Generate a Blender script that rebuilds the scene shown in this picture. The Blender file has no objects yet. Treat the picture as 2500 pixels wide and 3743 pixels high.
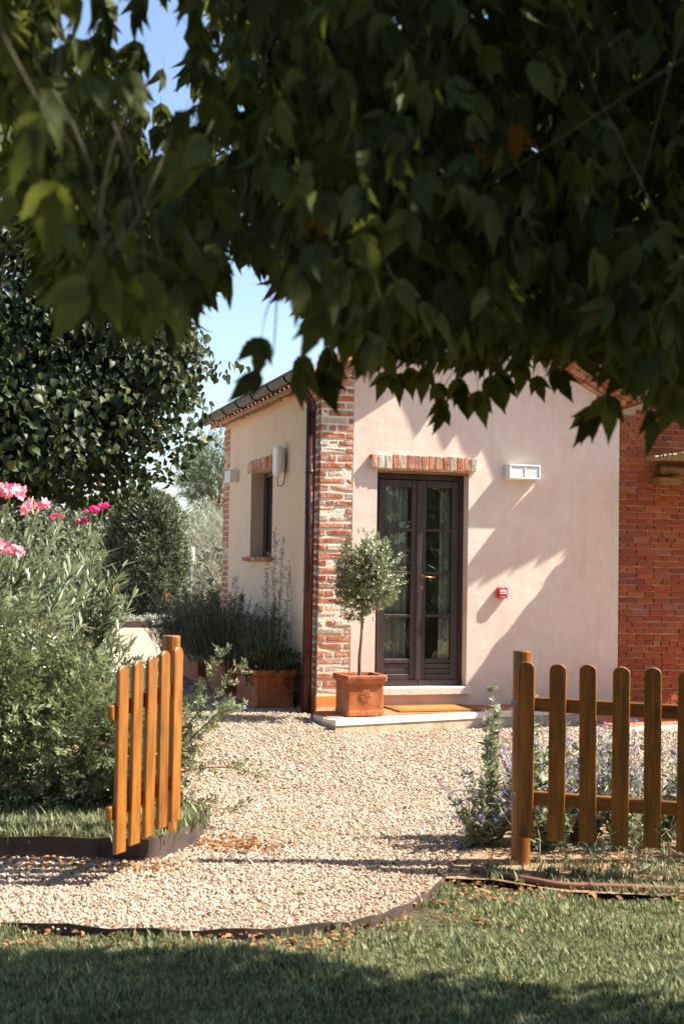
import bpy, bmesh, math, random
import numpy as np
from mathutils import Vector, Matrix

random.seed(7)
RG = np.random.default_rng(11)
scene = bpy.context.scene
COL = scene.collection

# ------------------------------------------------------------------ camera
YAW = math.radians(16.9); PITCH = math.atan(118 / 3000.0); ROLL = 0.016
CAM = np.array([-3.652, -12.807, 1.6])
R_AX = np.array([math.cos(YAW), -math.sin(YAW), 0.0])      # horizontal, to the right of the viewer
F_AX = np.array([math.sin(YAW), math.cos(YAW), 0.0])       # horizontal, away from the viewer
_d = np.array([math.sin(YAW) * math.cos(PITCH), math.cos(YAW) * math.cos(PITCH), math.sin(PITCH)])
_u = np.cross(R_AX, _d)
_R = math.cos(ROLL) * R_AX + math.sin(ROLL) * _u
_U = math.cos(ROLL) * _u - math.sin(ROLL) * R_AX
cam_data = bpy.data.cameras.new("camera")
cam_data.sensor_fit = 'VERTICAL'; cam_data.sensor_height = 36.0; cam_data.sensor_width = 24.0
cam_data.lens = 46.0
cam_data.clip_start = 0.05; cam_data.clip_end = 2000
cam_data.dof.use_dof = True; cam_data.dof.focus_distance = 12.6; cam_data.dof.aperture_fstop = 4.8
cam = bpy.data.objects.new("camera", cam_data)
COL.objects.link(cam)
cam.matrix_world = Matrix(((_R[0], _U[0], -_d[0], CAM[0]), (_R[1], _U[1], -_d[1], CAM[1]),
                           (_R[2], _U[2], -_d[2], CAM[2]), (0, 0, 0, 1)))
scene.camera = cam

# ------------------------------------------------------------------ light
LIGHT = Vector((-0.844, 0.212, -1.0)).normalized()          # direction the sunlight travels
SUN_EL = math.asin(-LIGHT.z)
SUN_AZ = math.atan2(-LIGHT.x, -LIGHT.y)                     # from +Y towards +X
world = bpy.data.worlds.new("World"); scene.world = world; world.use_nodes = True
wn = world.node_tree.nodes; wl = world.node_tree.links
sky = wn.new("ShaderNodeTexSky"); sky.sky_type = 'NISHITA'; sky.sun_disc = False
sky.sun_elevation = SUN_EL; sky.sun_rotation = SUN_AZ
sky.air_density = 1.0; sky.dust_density = 1.2; sky.ozone_density = 1.2
wn["Background"].inputs["Strength"].default_value = 0.076
wl.new(sky.outputs[0], wn["Background"].inputs[0])
sun_data = bpy.data.lights.new("sun", 'SUN'); sun_data.energy = 5.0; sun_data.angle = math.radians(0.55)
sun_data.color = (1.0, 0.93, 0.82)
sun = bpy.data.objects.new("sun", sun_data); COL.objects.link(sun)
sun.rotation_euler = LIGHT.to_track_quat('-Z', 'Y').to_euler()
sun.location = (8, -6, 12)
vs = scene.view_settings
vs.view_transform = 'Standard'; vs.look = 'None'; vs.exposure = 1.8; vs.gamma = 1.0
vs.use_curve_mapping = False
cy = scene.cycles
cy.max_bounces = 7; cy.diffuse_bounces = 4; cy.glossy_bounces = 3; cy.transmission_bounces = 5
cy.transparent_max_bounces = 8; cy.use_denoising = True; cy.sample_clamp_indirect = 6.0
cy.caustics_reflective = False; cy.caustics_refractive = False

# ------------------------------------------------------------------ helpers
def W(lat, fwd, z=0.0):
    """a place given by metres right of, ahead of and above the spot where the visitor stands"""
    p = CAM + lat * R_AX + fwd * F_AX
    return np.array([p[0], p[1], z])
def Wn(a):
    a = np.asarray(a, float)
    p = CAM[None] + a[:, :1] * R_AX + a[:, 1:2] * F_AX
    p[:, 2] = a[:, 2]
    return p
def latfwd(x, y):
    qx, qy = x - CAM[0], y - CAM[1]
    return qx * R_AX[0] + qy * R_AX[1], qx * F_AX[0] + qy * F_AX[1]
def sstep(a, b, x):
    t = np.clip((np.asarray(x, float) - a) / (b - a), 0, 1)
    return t * t * (3 - 2 * t)
def gz(x, y):
    lat, fwd = latfwd(np.asarray(x, float), np.asarray(y, float))
    return 0.085 * sstep(9.0, 12.2, fwd) * sstep(0.45, -0.55, lat)

def tag(o, label=None, cat=None, group=None, kind=None):
    if label: o["label"] = label
    if cat: o["category"] = cat
    if group: o["group"] = group
    if kind: o["kind"] = kind
    return o
def empty(name, loc, label=None, cat=None, group=None, rz=0.0):
    o = bpy.data.objects.new(name, None); COL.objects.link(o)
    o.location = tuple(loc); o.rotation_euler = (0, 0, rz); o.empty_display_size = 0.2
    return tag(o, label, cat, group)
def link(name, me, mat=None, parent=None, loc=None, rot=None, scl=None, smooth=False):
    o = bpy.data.objects.new(name, me); COL.objects.link(o)
    if mat is not None and len(me.materials) == 0: me.materials.append(mat)
    if smooth and len(me.polygons):
        me.polygons.foreach_set("use_smooth", np.ones(len(me.polygons), dtype=bool))
    if parent is not None: o.parent = parent
    if loc is not None: o.location = tuple(loc)
    if rot is not None: o.rotation_euler = rot
    if scl is not None: o.scale = scl
    return o
def mesh(name, V, Fc):
    me = bpy.data.meshes.new(name); me.from_pydata([tuple(v) for v in V], [], [tuple(f) for f in Fc]); me.update()
    return me
def mesh_np(name, V, T):
    V = np.ascontiguousarray(V, np.float32); T = np.ascontiguousarray(T, np.int32)
    me = bpy.data.meshes.new(name); n, k = T.shape
    me.vertices.add(len(V)); me.vertices.foreach_set("co", V.ravel())
    me.loops.add(n * k); me.loops.foreach_set("vertex_index", T.ravel())
    me.polygons.add(n); me.polygons.foreach_set("loop_start", np.arange(0, n * k, k, dtype=np.int32))
    me.update(calc_edges=True)
    return me
class MB:
    """collects shapes, then links them as one mesh object"""
    def __init__(s): s.V = []; s.F = []
    def add(s, V, Fc):
        b = len(s.V); s.V += [tuple(v) for v in V]; s.F += [tuple(i + b for i in f) for f in Fc]; return s
    def box(s, x0, x1, y0, y1, z0, z1, c=0.0):
        if c <= 0:
            V = [(x, y, z) for z in (z0, z1) for y in (y0, y1) for x in (x0, x1)]
            return s.add(V, [(0, 2, 3, 1), (4, 5, 7, 6), (0, 1, 5, 4), (2, 6, 7, 3), (0, 4, 6, 2), (1, 3, 7, 5)])
        V, Fc = chamfer(x1 - x0, y1 - y0, z1 - z0, c)
        m = ((x0 + x1) / 2, (y0 + y1) / 2, (z0 + z1) / 2)
        return s.add([(v[0] + m[0], v[1] + m[1], v[2] + m[2]) for v in V], Fc)
    def prism(s, poly, y0, y1):
        """poly of (x, z), extruded in y"""
        n = len(poly)
        V = [(p[0], y0, p[1]) for p in poly] + [(p[0], y1, p[1]) for p in poly]
        Fc = [tuple(range(n)), tuple(range(2 * n - 1, n - 1, -1))]
        Fc += [((i + 1) % n, i, n + i, n + (i + 1) % n) for i in range(n)]
        return s.add(V, Fc)
    def slab(s, poly, z0, z1):
        n = len(poly)
        V = [(p[0], p[1], z0) for p in poly] + [(p[0], p[1], z1) for p in poly]
        Fc = [tuple(range(n - 1, -1, -1)), tuple(range(n, 2 * n))]
        Fc += [(i, (i + 1) % n, n + (i + 1) % n, n + i) for i in range(n)]
        return s.add(V, Fc)
    def tube(s, pts, rad, k=8, cap=True):
        V, Fc = tube(pts, rad, k, cap); return s.add(V, Fc)
    def build(s, name, mat, parent=None, smooth=False, loc=None):
        me = mesh(name, s.V, s.F)
        return link(name, me, mat, parent, loc=loc, smooth=smooth)
def chamfer(sx, sy, sz, c):
    h = (sx / 2, sy / 2, sz / 2); V = []; idx = {}
    for x in (-1, 1):
        for y in (-1, 1):
            for z in (-1, 1):
                sg = (x, y, z)
                for a in range(3):
                    p = [sg[i] * (h[i] - (0 if i == a else c)) for i in range(3)]
                    idx[(x, y, z, a)] = len(V); V.append(tuple(p))
    Fc = []
    for a in range(3):
        b, c2 = (a + 1) % 3, (a + 2) % 3
        for sgn in (-1, 1):
            q = []
            for (u, v) in ((-1, -1), (1, -1), (1, 1), (-1, 1)):
                k = [0, 0, 0]; k[a] = sgn; k[b] = u; k[c2] = v
                q.append(idx[(*k, a)])
            Fc.append(tuple(q if sgn > 0 else q[::-1]))
    for a in range(3):
        b, c2 = (a + 1) % 3, (a + 2) % 3
        for u in (-1, 1):
            for v in (-1, 1):
                k0 = [0, 0, 0]; k1 = [0, 0, 0]
                k0[a] = -1; k1[a] = 1; k0[b] = k1[b] = u; k0[c2] = k1[c2] = v
                q = (idx[(*k0, b)], idx[(*k1, b)], idx[(*k1, c2)], idx[(*k0, c2)])
                Fc.append(q if u * v < 0 else q[::-1])
    for x in (-1, 1):
        for y in (-1, 1):
            for z in (-1, 1):
                q = (idx[(x, y, z, 0)], idx[(x, y, z, 1)], idx[(x, y, z, 2)])
                Fc.append(q if x * y * z > 0 else q[::-1])
    return V, Fc
def tube(pts, rad, k=8, cap=True):
    pts = [Vector(p) for p in pts]; n = len(pts)
    if not hasattr(rad, '__len__'): rad = [rad] * n
    V = []; Fc = []; up = Vector((0, 0, 1)); ref = None
    for i in range(n):
        t = (pts[min(i + 1, n - 1)] - pts[max(i - 1, 0)]).normalized()
        if ref is None:
            ref = t.cross(up)
            if ref.length < 1e-3: ref = t.cross(Vector((1, 0, 0)))
        ref = (ref - t * ref.dot(t)).normalized()
        b = t.cross(ref)
        for j in range(k):
            a = 2 * math.pi * j / k
            V.append(pts[i] + (ref * math.cos(a) + b * math.sin(a)) * rad[i])
    for i in range(n - 1):
        for j in range(k):
            Fc.append((i * k + j, i * k + (j + 1) % k, (i + 1) * k + (j + 1) % k, (i + 1) * k + j))
    if cap:
        Fc.append(tuple(range(k - 1, -1, -1))); Fc.append(tuple(range((n - 1) * k, n * k)))
    return V, Fc

# ------------------------------------------------------------------ materials
class NT:
    def __init__(s, name):
        s.m = bpy.data.materials.new(name); s.m.use_nodes = True
        s.t = s.m.node_tree; s.n = s.t.nodes; s.l = s.t.links
        s.b = s.n["Principled BSDF"]; s.out = s.n["Material Output"]
    def node(s, typ, **kw):
        nd = s.n.new(typ)
        for k, v in kw.items():
            if k in nd.inputs: nd.inputs[k].default_value = v
            else: setattr(nd, k, v)
        return nd
    def coord(s, which="Object", scale=(1, 1, 1)):
        tc = s.node("ShaderNodeTexCoord"); mp = s.node("ShaderNodeMapping"); mp.inputs["Scale"].default_value = scale
        s.l.new(tc.outputs[which], mp.inputs[0]); return mp.outputs[0]
    def pos(s, scale=(1, 1, 1)):
        g = s.node("ShaderNodeNewGeometry"); mp = s.node("ShaderNodeMapping"); mp.inputs["Scale"].default_value = scale
        s.l.new(g.outputs["Position"], mp.inputs[0]); return mp.outputs[0]
    def noise(s, vec, scale, detail=4, rough=0.55):
        nd = s.node("ShaderNodeTexNoise"); nd.inputs["Scale"].default_value = scale
        nd.inputs["Detail"].default_value = detail; nd.inputs["Roughness"].default_value = rough
        if vec is not None: s.l.new(vec, nd.inputs["Vector"])
        return nd.outputs["Fac"]
    def ramp(s, fac, stops):
        nd = s.node("ShaderNodeValToRGB"); e = nd.color_ramp.elements
        while len(e) < len(stops): e.new(0.5)
        for el, (p, c) in zip(e, stops):
            el.position = p; el.color = (*c, 1) if len(c) == 3 else c
        s.l.new(fac, nd.inputs[0]); return nd.outputs[0]
    def mix(s, fac, a, b, mode='MIX'):
        nd = s.node("ShaderNodeMix"); nd.data_type = 'RGBA'; nd.blend_type = mode
        for sock, v in ((nd.inputs[0], fac), (nd.inputs[6], a), (nd.inputs[7], b)):
            if hasattr(v, 'links'): s.l.new(v, sock)
            elif isinstance(v, (int, float)): sock.default_value = v
            else: sock.default_value = (*v, 1) if len(v) == 3 else v
        return nd.outputs[2]
    def bump(s, h, strength=0.3, dist=0.02, prev=None):
        nd = s.node("ShaderNodeBump"); nd.inputs["Strength"].default_value = strength; nd.inputs["Distance"].default_value = dist
        s.l.new(h, nd.inputs["Height"])
        if prev is not None: s.l.new(prev, nd.inputs["Normal"])
        s.l.new(nd.outputs[0], s.b.inputs["Normal"]); return nd.outputs[0]
    def col(s, c):
        if hasattr(c, 'links'): s.l.new(c, s.b.inputs["Base Color"])
        else: s.b.inputs["Base Color"].default_value = (*c, 1)
        return s
    def rough(s, r, spec=None):
        if hasattr(r, 'links'): s.l.new(r, s.b.inputs["Roughness"])
        else: s.b.inputs["Roughness"].default_value = r
        if spec is not None: s.b.inputs["Specular IOR Level"].default_value = spec
        return s
M = {}
def m_plaster(name="plaster", bounce_tint=None):
    t = NT(name); p = t.pos()
    n1 = t.noise(p, 1.3, 6, 0.6); n2 = t.noise(p, 7, 5, 0.6); n3 = t.noise(p, 90, 3, 0.6); n4 = t.noise(p, 3.2, 4, 0.5)
    c = t.ramp(n1, [(0.32, (0.66, 0.495, 0.42)), (0.5, (0.72, 0.57, 0.49)), (0.68, (0.75, 0.62, 0.545))])
    c = t.mix(0.35, c, t.ramp(n2, [(0.3, (0.56, 0.40, 0.30)), (0.7, (0.73, 0.61, 0.52))]))
    # rain streaks running down and splash marks low on the wall
    st = t.noise(t.pos((9, 9, 0.5)), 1.6, 3, 0.6)
    c = t.mix(t.ramp(st, [(0.55, (0, 0, 0)), (0.8, (0.35, 0.35, 0.35))]), c, (0.50, 0.40, 0.32))
    g = t.node("ShaderNodeSeparateXYZ"); t.l.new(p, g.inputs[0])
    mr = t.node("ShaderNodeMapRange"); t.l.new(g.outputs[2], mr.inputs[0])
    for i, v in ((1, 0.1), (2, 0.75), (3, 0.8), (4, 0.0)): mr.inputs[i].default_value = v
    mu = t.node("ShaderNodeMath", operation='MULTIPLY'); t.l.new(mr.outputs[0], mu.inputs[0]); t.l.new(n4, mu.inputs[1])
    c = t.mix(mu.outputs[0], c, (0.47, 0.30, 0.20))
    if bounce_tint: c = t.mix(0.6, c, bounce_tint)  # warm bounced light mixed into the plaster colour
    t.col(c).rough(0.93, 0.25)
    b = t.bump(n3, 0.35, 0.005); b = t.bump(n2, 0.14, 0.02, b); t.bump(n4, 0.14, 0.05, b)
    return t.m
def m_brick(name, stops, lime=0.35, limecol=(0.60, 0.55, 0.47), rough=0.9):
    t = NT(name); oi = t.node("ShaderNodeObjectInfo"); p = t.pos()
    c = t.ramp(oi.outputs["Random"], stops)
    n = t.noise(p, 24, 5, 0.65); n2 = t.noise(p, 70, 4, 0.6); n5 = t.noise(p, 9, 3, 0.6)
    c = t.mix(t.ramp(n, [(0.35, (0, 0, 0)), (0.75, (0.55, 0.55, 0.55))]), c, (0.22, 0.07, 0.035))
    f = t.ramp(n5, [(0.5 - 0.15 * lime, (0, 0, 0)), (0.72, (lime * 2, lime * 2, lime * 2))])
    f2 = t.mix(1.0, f, t.ramp(n2, [(0.35, (0.2, 0.2, 0.2)), (0.65, (1, 1, 1))]), 'MULTIPLY')
    c = t.mix(f2, c, limecol)
    t.col(c).rough(rough, 0.25); b = t.bump(n2, 0.7, 0.008); t.bump(n, 0.5, 0.015, b)
    return t.m
def m_simple(name, a, b, scale=20, rough=0.7, spec=0.4, bump=0.2, dist=0.005, detail=4, metal=0.0, coords="pos", vs=(1, 1, 1)):
    t = NT(name); p = t.pos(vs) if coords == "pos" else t.coord(coords, vs)
    n = t.noise(p, scale, detail)
    t.col(t.ramp(n, [(0.3, a), (0.7, b)])).rough(rough, spec)
    t.b.inputs["Metallic"].default_value = metal
    if bump: t.bump(n, bump, dist)
    return t.m
def m_wood(name, dark, light, scale=(26, 26, 1.4), rough=0.38, coat=0.25):
    t = NT(name); oi = t.node("ShaderNodeObjectInfo"); tc = t.node("ShaderNodeTexCoord")
    ad = t.node("ShaderNodeVectorMath", operation='ADD'); cb = t.node("ShaderNodeCombineXYZ")
    ml = t.node("ShaderNodeMath", operation='MULTIPLY'); ml.inputs[1].default_value = 37.0
    t.l.new(oi.outputs["Random"], ml.inputs[0])
    for i in range(3): t.l.new(ml.outputs[0], cb.inputs[i])
    t.l.new(tc.outputs["Object"], ad.inputs[0]); t.l.new(cb.outputs[0], ad.inputs[1])
    mp = t.node("ShaderNodeMapping"); mp.inputs["Scale"].default_value = scale; t.l.new(ad.outputs[0], mp.inputs[0])
    n = t.noise(mp.outputs[0], 2.2, 6, 0.65)
    mp2 = t.node("ShaderNodeMapping"); mp2.inputs["Scale"].default_value = (scale[0] * .3, scale[1] * .3, scale[2] * 1.5); t.l.new(ad.outputs[0], mp2.inputs[0])
    n2 = t.noise(mp2.outputs[0], 1.4, 3, 0.5)
    c = t.ramp(n, [(0.3, dark), (0.62, light)])
    c = t.mix(t.ramp(n2, [(0.35, (0.5, 0.5, 0.5)), (0.7, (0, 0, 0))]), c, tuple(v * 0.55 for v in dark))
    v = t.node("ShaderNodeTexVoronoi"); v.inputs["Scale"].default_value = 1.0; mp3 = t.node("ShaderNodeMapping"); mp3.inputs["Scale"].default_value = tuple(x * .32 + 2.0 for x in scale); t.l.new(ad.outputs[0], mp3.inputs[0]); t.l.new(mp3.outputs[0], v.inputs["Vector"])
    c = t.mix(t.ramp(v.outputs["Distance"], [(0.10, (0.8, 0.8, 0.8)), (0.22, (0, 0, 0))]), c, tuple(x * .35 for x in dark))
    bm_ = t.mix(0.22, c, t.ramp(oi.outputs["Random"], [(0, tuple(v * 0.6 for v in light)), (1, tuple(min(1, v * 1.25) for v in light))]))
    t.col(bm_).rough(rough, 0.5); t.b.inputs["Coat Weight"].default_value = coat; t.b.inputs["Coat Roughness"].default_value = 0.25
    t.bump(n, 0.25, 0.003)
    return t.m
def m_leaf(name, a, b, back=None, trans=0.35, rough=0.45, spec=0.4, tint=None, hue=None):
    t = NT(name); g = t.node("ShaderNodeNewGeometry"); oi = t.node("ShaderNodeObjectInfo")
    ad = t.node("ShaderNodeMath", operation='ADD'); fr = t.node("ShaderNodeMath", operation='FRACT')
    t.l.new(g.outputs["Random Per Island"], ad.inputs[0]); t.l.new(oi.outputs["Random"], ad.inputs[1]); t.l.new(ad.outputs[0], fr.inputs[0])
    stops = [(0.0, a), (0.8, b)] + ([(0.97, b), (1.0, tint)] if tint else [])
    c = t.ramp(fr.outputs[0], stops)
    if back is not None: c = t.mix(g.outputs["Backfacing"], c, back)
    t.col(c).rough(rough, spec)
    tr = t.node("ShaderNodeBsdfTranslucent"); mx = t.node("ShaderNodeMixShader"); mx.inputs[0].default_value = trans
    hs = t.node("ShaderNodeHueSaturation"); hs.inputs["Hue"].default_value = hue if hue else 0.485
    hs.inputs["Saturation"].default_value = 1.15; hs.inputs["Value"].default_value = 1.25
    t.l.new(c, hs.inputs["Color"]); t.l.new(hs.outputs[0], tr.inputs[0])
    t.l.new(t.b.outputs[0], mx.inputs[1]); t.l.new(tr.outputs[0], mx.inputs[2]); t.l.new(mx.outputs[0], t.out.inputs[0])
    return t.m
M['plaster'] = m_plaster(); M['plaster_warm_bounce'] = m_plaster("warm_bounce_plaster", (0.70, 0.53, 0.36))  # second copy is the side wall, warm bounce light put into its colour
M['brick_pier'] = m_brick("weathered_brick", [(0.0, (0.44, 0.125, 0.05)), (0.3, (0.52, 0.18, 0.08)), (0.55, (0.38, 0.09, 0.04)), (0.75, (0.55, 0.24, 0.13)), (0.92, (0.56, 0.42, 0.30)), (1.0, (0.58, 0.50, 0.40))], 0.46)
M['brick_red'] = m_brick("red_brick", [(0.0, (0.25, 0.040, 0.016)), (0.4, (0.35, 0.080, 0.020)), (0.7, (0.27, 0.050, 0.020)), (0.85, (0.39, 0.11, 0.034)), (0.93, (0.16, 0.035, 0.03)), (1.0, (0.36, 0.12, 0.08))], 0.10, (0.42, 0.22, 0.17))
M['mortar'] = m_simple("mortar", (0.60, 0.52, 0.41), (0.76, 0.68, 0.56), 40, 0.95, 0.2, 0.6, 0.012)
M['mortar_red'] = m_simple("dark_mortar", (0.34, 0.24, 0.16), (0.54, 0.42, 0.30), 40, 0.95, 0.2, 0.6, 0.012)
M['plinth'] = m_simple("ochre_plinth", (0.50, 0.19, 0.05), (0.62, 0.29, 0.10), 9, 0.9, 0.25, 0.4, 0.01)
M['travertine'] = m_simple("travertine", (0.55, 0.47, 0.39), (0.72, 0.66, 0.58), 14, 0.75, 0.35, 0.4, 0.006, vs=(1, 1, 4))
M['concrete'] = m_simple("concrete", (0.33, 0.24, 0.15), (0.50, 0.42, 0.31), 11, 0.92, 0.25, 0.5, 0.015, 8)
M['copper'] = m_simple("aged_copper", (0.045, 0.018, 0.016), (0.10, 0.035, 0.026), 6, 0.42, 0.5, 0.1, 0.003, 6, 0.55)
M['copper_dark'] = m_simple("dark_copper", (0.012, 0.012, 0.013), (0.030, 0.028, 0.027), 7, 0.45, 0.5, 0.1, 0.003, 6, 0.5)
M['door_wood'] = m_wood("dark_brown_door_paint", (0.018, 0.011, 0.012), (0.048, 0.026, 0.024), (8, 8, 1.0), 0.42, 0.15)
M['fence'] = m_wood("varnished_pine", (0.035, 0.010, 0.0015), (0.36, 0.126, 0.011), rough=.42, coat=.10)
M['log'] = m_wood("rough_timber", (0.14, 0.07, 0.025), (0.34, 0.19, 0.07), (1.5, 20, 20), 0.7, 0.0)
M['roof_tile'] = m_brick("clay_roof_tile", [(0.0, (0.36, 0.13, 0.06)), (0.5, (0.46, 0.20, 0.10)), (1.0, (0.50, 0.30, 0.19))], 0.3)
M['tile'] = m_brick("terracotta_floor_tile", [(0.0, (0.36, 0.105, 0.05)), (0.5, (0.42, 0.15, 0.075)), (1.0, (0.46, 0.19, 0.10))], 0.1, (0.55, 0.42, 0.32), 0.75)
M['reed'] = m_simple("reed_mat", (0.16, 0.11, 0.06), (0.34, 0.27, 0.19), 30, 0.9, 0.2, 0.4, 0.01)
def m_terracotta():
    t = NT("terracotta"); p = t.pos(); n = t.noise(p, 5, 6, 0.65); n2 = t.noise(p, 45, 4); n3 = t.noise(t.pos((12, 12, 2)), 1.5, 4)
    c = t.ramp(n, [(0.3, (0.17, 0.037, 0.008)), (0.50, (0.31, 0.080, 0.017)), (0.74, (0.42, 0.15, 0.05))])
    c = t.mix(t.ramp(n3, [(0.45, (0, 0, 0)), (0.7, (0.5, 0.5, 0.5))]), c, (0.17, 0.045, 0.018))
    n7 = t.noise(p, 16, 5, .7); c = t.mix(t.ramp(n7, [(0.58, (0, 0, 0)), (0.75, (0.5, 0.5, 0.5))]), c, (0.55, 0.40, 0.28))
    t.col(c).rough(0.62, 0.4); b = t.bump(n2, 0.3, 0.004); t.bump(n, 0.4, 0.02, b)
    return t.m
M['terracotta'] = m_terracotta()
M['soil'] = m_simple("soil", (0.06, 0.035, 0.02), (0.17, 0.105, 0.065), 55, 0.95, 0.2, 0.8, 0.03)
M['dry_soil'] = m_simple("dry_mulch", (0.17, 0.10, 0.055), (0.44, 0.31, 0.19), 70, 0.95, 0.2, 0.8, 0.03, 8)
M['lawn_soil'] = m_simple("turf_soil", (0.02, 0.026, 0.010), (0.10, 0.08, 0.04), 40, 0.95, 0.2, 0.6, 0.02)
M['field'] = m_simple("dry_meadow", (0.16, 0.14, 0.06), (0.34, 0.28, 0.15), 0.6, 0.95, 0.2, 0.3, 0.05, 8)
M['edging'] = m_simple("rusted_steel_edging", (0.03, 0.022, 0.020), (0.085, 0.055, 0.045), 9, 0.7, 0.4, 0.2, 0.004)
M['hose'] = m_simple("brown_hose", (0.14, 0.055, 0.035), (0.22, 0.09, 0.055), 20, 0.55, 0.4, 0.1)
M['white_plastic'] = m_simple("white_plastic", (0.68, 0.68, 0.66), (0.76, 0.75, 0.72), 8, 0.4, 0.5, 0.0)
M['frosted'] = m_simple("frosted_glass", (0.55, 0.60, 0.58), (0.68, 0.71, 0.69), 6, 0.25, 0.5, 0.0)
M['grey_metal'] = m_simple("grey_metal", (0.22, 0.24, 0.26), (0.32, 0.33, 0.34), 8, 0.5, 0.5, 0.0)
M['black'] = m_simple("black_rubber", (0.012, 0.012, 0.012), (0.025, 0.025, 0.025), 10, 0.55, 0.4, 0.0)
M['red_plastic'] = m_simple("red_plastic", (0.52, 0.012, 0.02), (0.60, 0.02, 0.03), 8, 0.3, 0.5, 0.0)
M['brass'] = m_simple("brass", (0.26, 0.15, 0.05), (0.36, 0.22, 0.08), 8, 0.3, 0.5, 0.0, metal=0.9)
M['curtain'] = m_simple("linen_curtain", (0.62, 0.58, 0.50), (0.72, 0.69, 0.61), 14, 0.9, 0.2, 0.1)
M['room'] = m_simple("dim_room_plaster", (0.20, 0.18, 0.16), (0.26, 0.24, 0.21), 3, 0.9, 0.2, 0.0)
M['coir'] = m_simple("coir", (0.20, 0.095, 0.025), (0.36, 0.19, 0.055), 120, 0.97, 0.1, 0.8, 0.008)
M['coir_dark'] = m_simple("coir_dark", (0.10, 0.055, 0.02), (0.20, 0.11, 0.04), 120, 0.97, 0.1, 0.8, 0.008)
M['bark'] = m_simple("bark", (0.10, 0.075, 0.05), (0.26, 0.21, 0.15), 22, 0.9, 0.25, 0.7, 0.02, 6, vs=(1, 1, 0.25))
M['twig'] = m_simple("pale_twig", (0.16, 0.14, 0.085), (0.30, 0.27, 0.18), 18, 0.75, 0.3, 0.3, 0.004)
M['green_stem'] = m_simple("green_stem", (0.10, 0.13, 0.05), (0.19, 0.21, 0.10), 18, 0.7, 0.3, 0.0)
def m_glass():
    t = NT("window_glass"); t.n.remove(t.b)
    tr = t.node("ShaderNodeBsdfTransparent"); tr.inputs[0].default_value = (0.86, 0.90, 0.88, 1)
    gl = t.node("ShaderNodeBsdfGlossy"); gl.inputs["Roughness"].default_value = 0.0; gl.inputs[0].default_value = (0.95, 0.97, 1, 1)
    lw = t.node("ShaderNodeFresnel"); lw.inputs["IOR"].default_value = 1.6
    mx = t.node("ShaderNodeMixShader"); t.l.new(lw.outputs[0], mx.inputs[0])
    t.l.new(tr.outputs[0], mx.inputs[1]); t.l.new(gl.outputs[0], mx.inputs[2]); t.l.new(mx.outputs[0], t.out.inputs[0])
    return t.m
M['glass'] = m_glass()
def m_pebble():
    t = NT("pebbles"); oi = t.node("ShaderNodeObjectInfo")
    c = t.ramp(oi.outputs["Random"], [(0.0, (0.53, 0.43, 0.33)), (0.2, (0.38, 0.265, 0.18)), (0.40, (0.63, 0.56, 0.47)), (0.58, (0.27, 0.165, 0.10)), (0.72, (0.48, 0.37, 0.265)), (0.86, (0.17, 0.12, 0.085)), (1.0, (0.12, 0.07, 0.045))])
    n = t.noise(t.pos(), 180, 3); c = t.mix(0.25, c, t.ramp(n, [(0.3, (0.30, 0.22, 0.16)), (0.7, (0.58, 0.50, 0.42))]))
    n6 = t.noise(t.pos(), 1.1, 4, .6); c = t.mix(t.ramp(n6, [(0.42, (0.45, 0.45, 0.45)), (0.62, (0, 0, 0))]), c, (0.34, 0.23, 0.15))
    t.col(c).rough(0.8, 0.3); return t.m
M['pebble'] = m_pebble()
def m_gravel():
    t = NT("gravel_bed"); p = t.pos(); v = t.node("ShaderNodeTexVoronoi"); v.inputs["Scale"].default_value = 85; t.l.new(p, v.inputs["Vector"])
    c = t.ramp(v.outputs["Color"], [(0.15, (0.14, 0.09, 0.06)), (0.45, (0.34, 0.25, 0.17)), (0.8, (0.52, 0.43, 0.34))])
    t.col(c).rough(0.9, 0.25); t.bump(v.outputs["Distance"], 0.8, 0.015); return t.m
M['gravel'] = m_gravel()
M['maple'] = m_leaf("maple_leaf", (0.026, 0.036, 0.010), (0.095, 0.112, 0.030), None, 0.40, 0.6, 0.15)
M['maple_twig'] = m_simple("dark_twig", (0.05, 0.042, 0.026), (0.13, 0.11, 0.065), 18, 0.8, 0.2, 0.3, 0.004)
M['maple_dry'] = m_leaf("dry_maple_leaf", (0.32, 0.12, 0.02), (0.40, 0.19, 0.03), None, 0.4, 0.6, 0.2)
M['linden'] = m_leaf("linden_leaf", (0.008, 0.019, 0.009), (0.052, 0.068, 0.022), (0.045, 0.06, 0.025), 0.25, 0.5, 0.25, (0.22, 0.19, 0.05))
M['hedge'] = m_leaf("mastic_leaf", (0.085, 0.115, 0.05), (0.24, 0.265, 0.14), None, 0.25, 0.33, 0.6, (0.26, 0.13, 0.04))
M['oleander'] = m_leaf("oleander_leaf", (0.065, 0.095, 0.045), (0.17, 0.20, 0.115), (0.19, 0.22, 0.14), 0.22, 0.4, 0.5, (0.40, 0.25, 0.08))
M['conifer'] = m_leaf("conifer_needles", (0.03, 0.045, 0.022), (0.14, 0.16, 0.09), None, 0.15, 0.5, 0.3)
M['olive'] = m_leaf("olive_leaf", (0.14, 0.16, 0.10), (0.28, 0.29, 0.21), (0.34, 0.35, 0.29), 0.2, 0.5, 0.4)
M['pine'] = m_leaf("pine_needles", (0.04, 0.06, 0.025), (0.10, 0.12, 0.05), None, 0.15, 0.6, 0.3)
M['rosemary'] = m_leaf("rosemary_needles", (0.022, 0.036, 0.018), (0.075, 0.093, 0.052), None, 0.15, 0.5, 0.35)
M['vinca'] = m_leaf("creeper_leaf", (0.03, 0.05, 0.015), (0.09, 0.10, 0.025), None, 0.25, 0.4, 0.45, (0.38, 0.27, 0.05))
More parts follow.
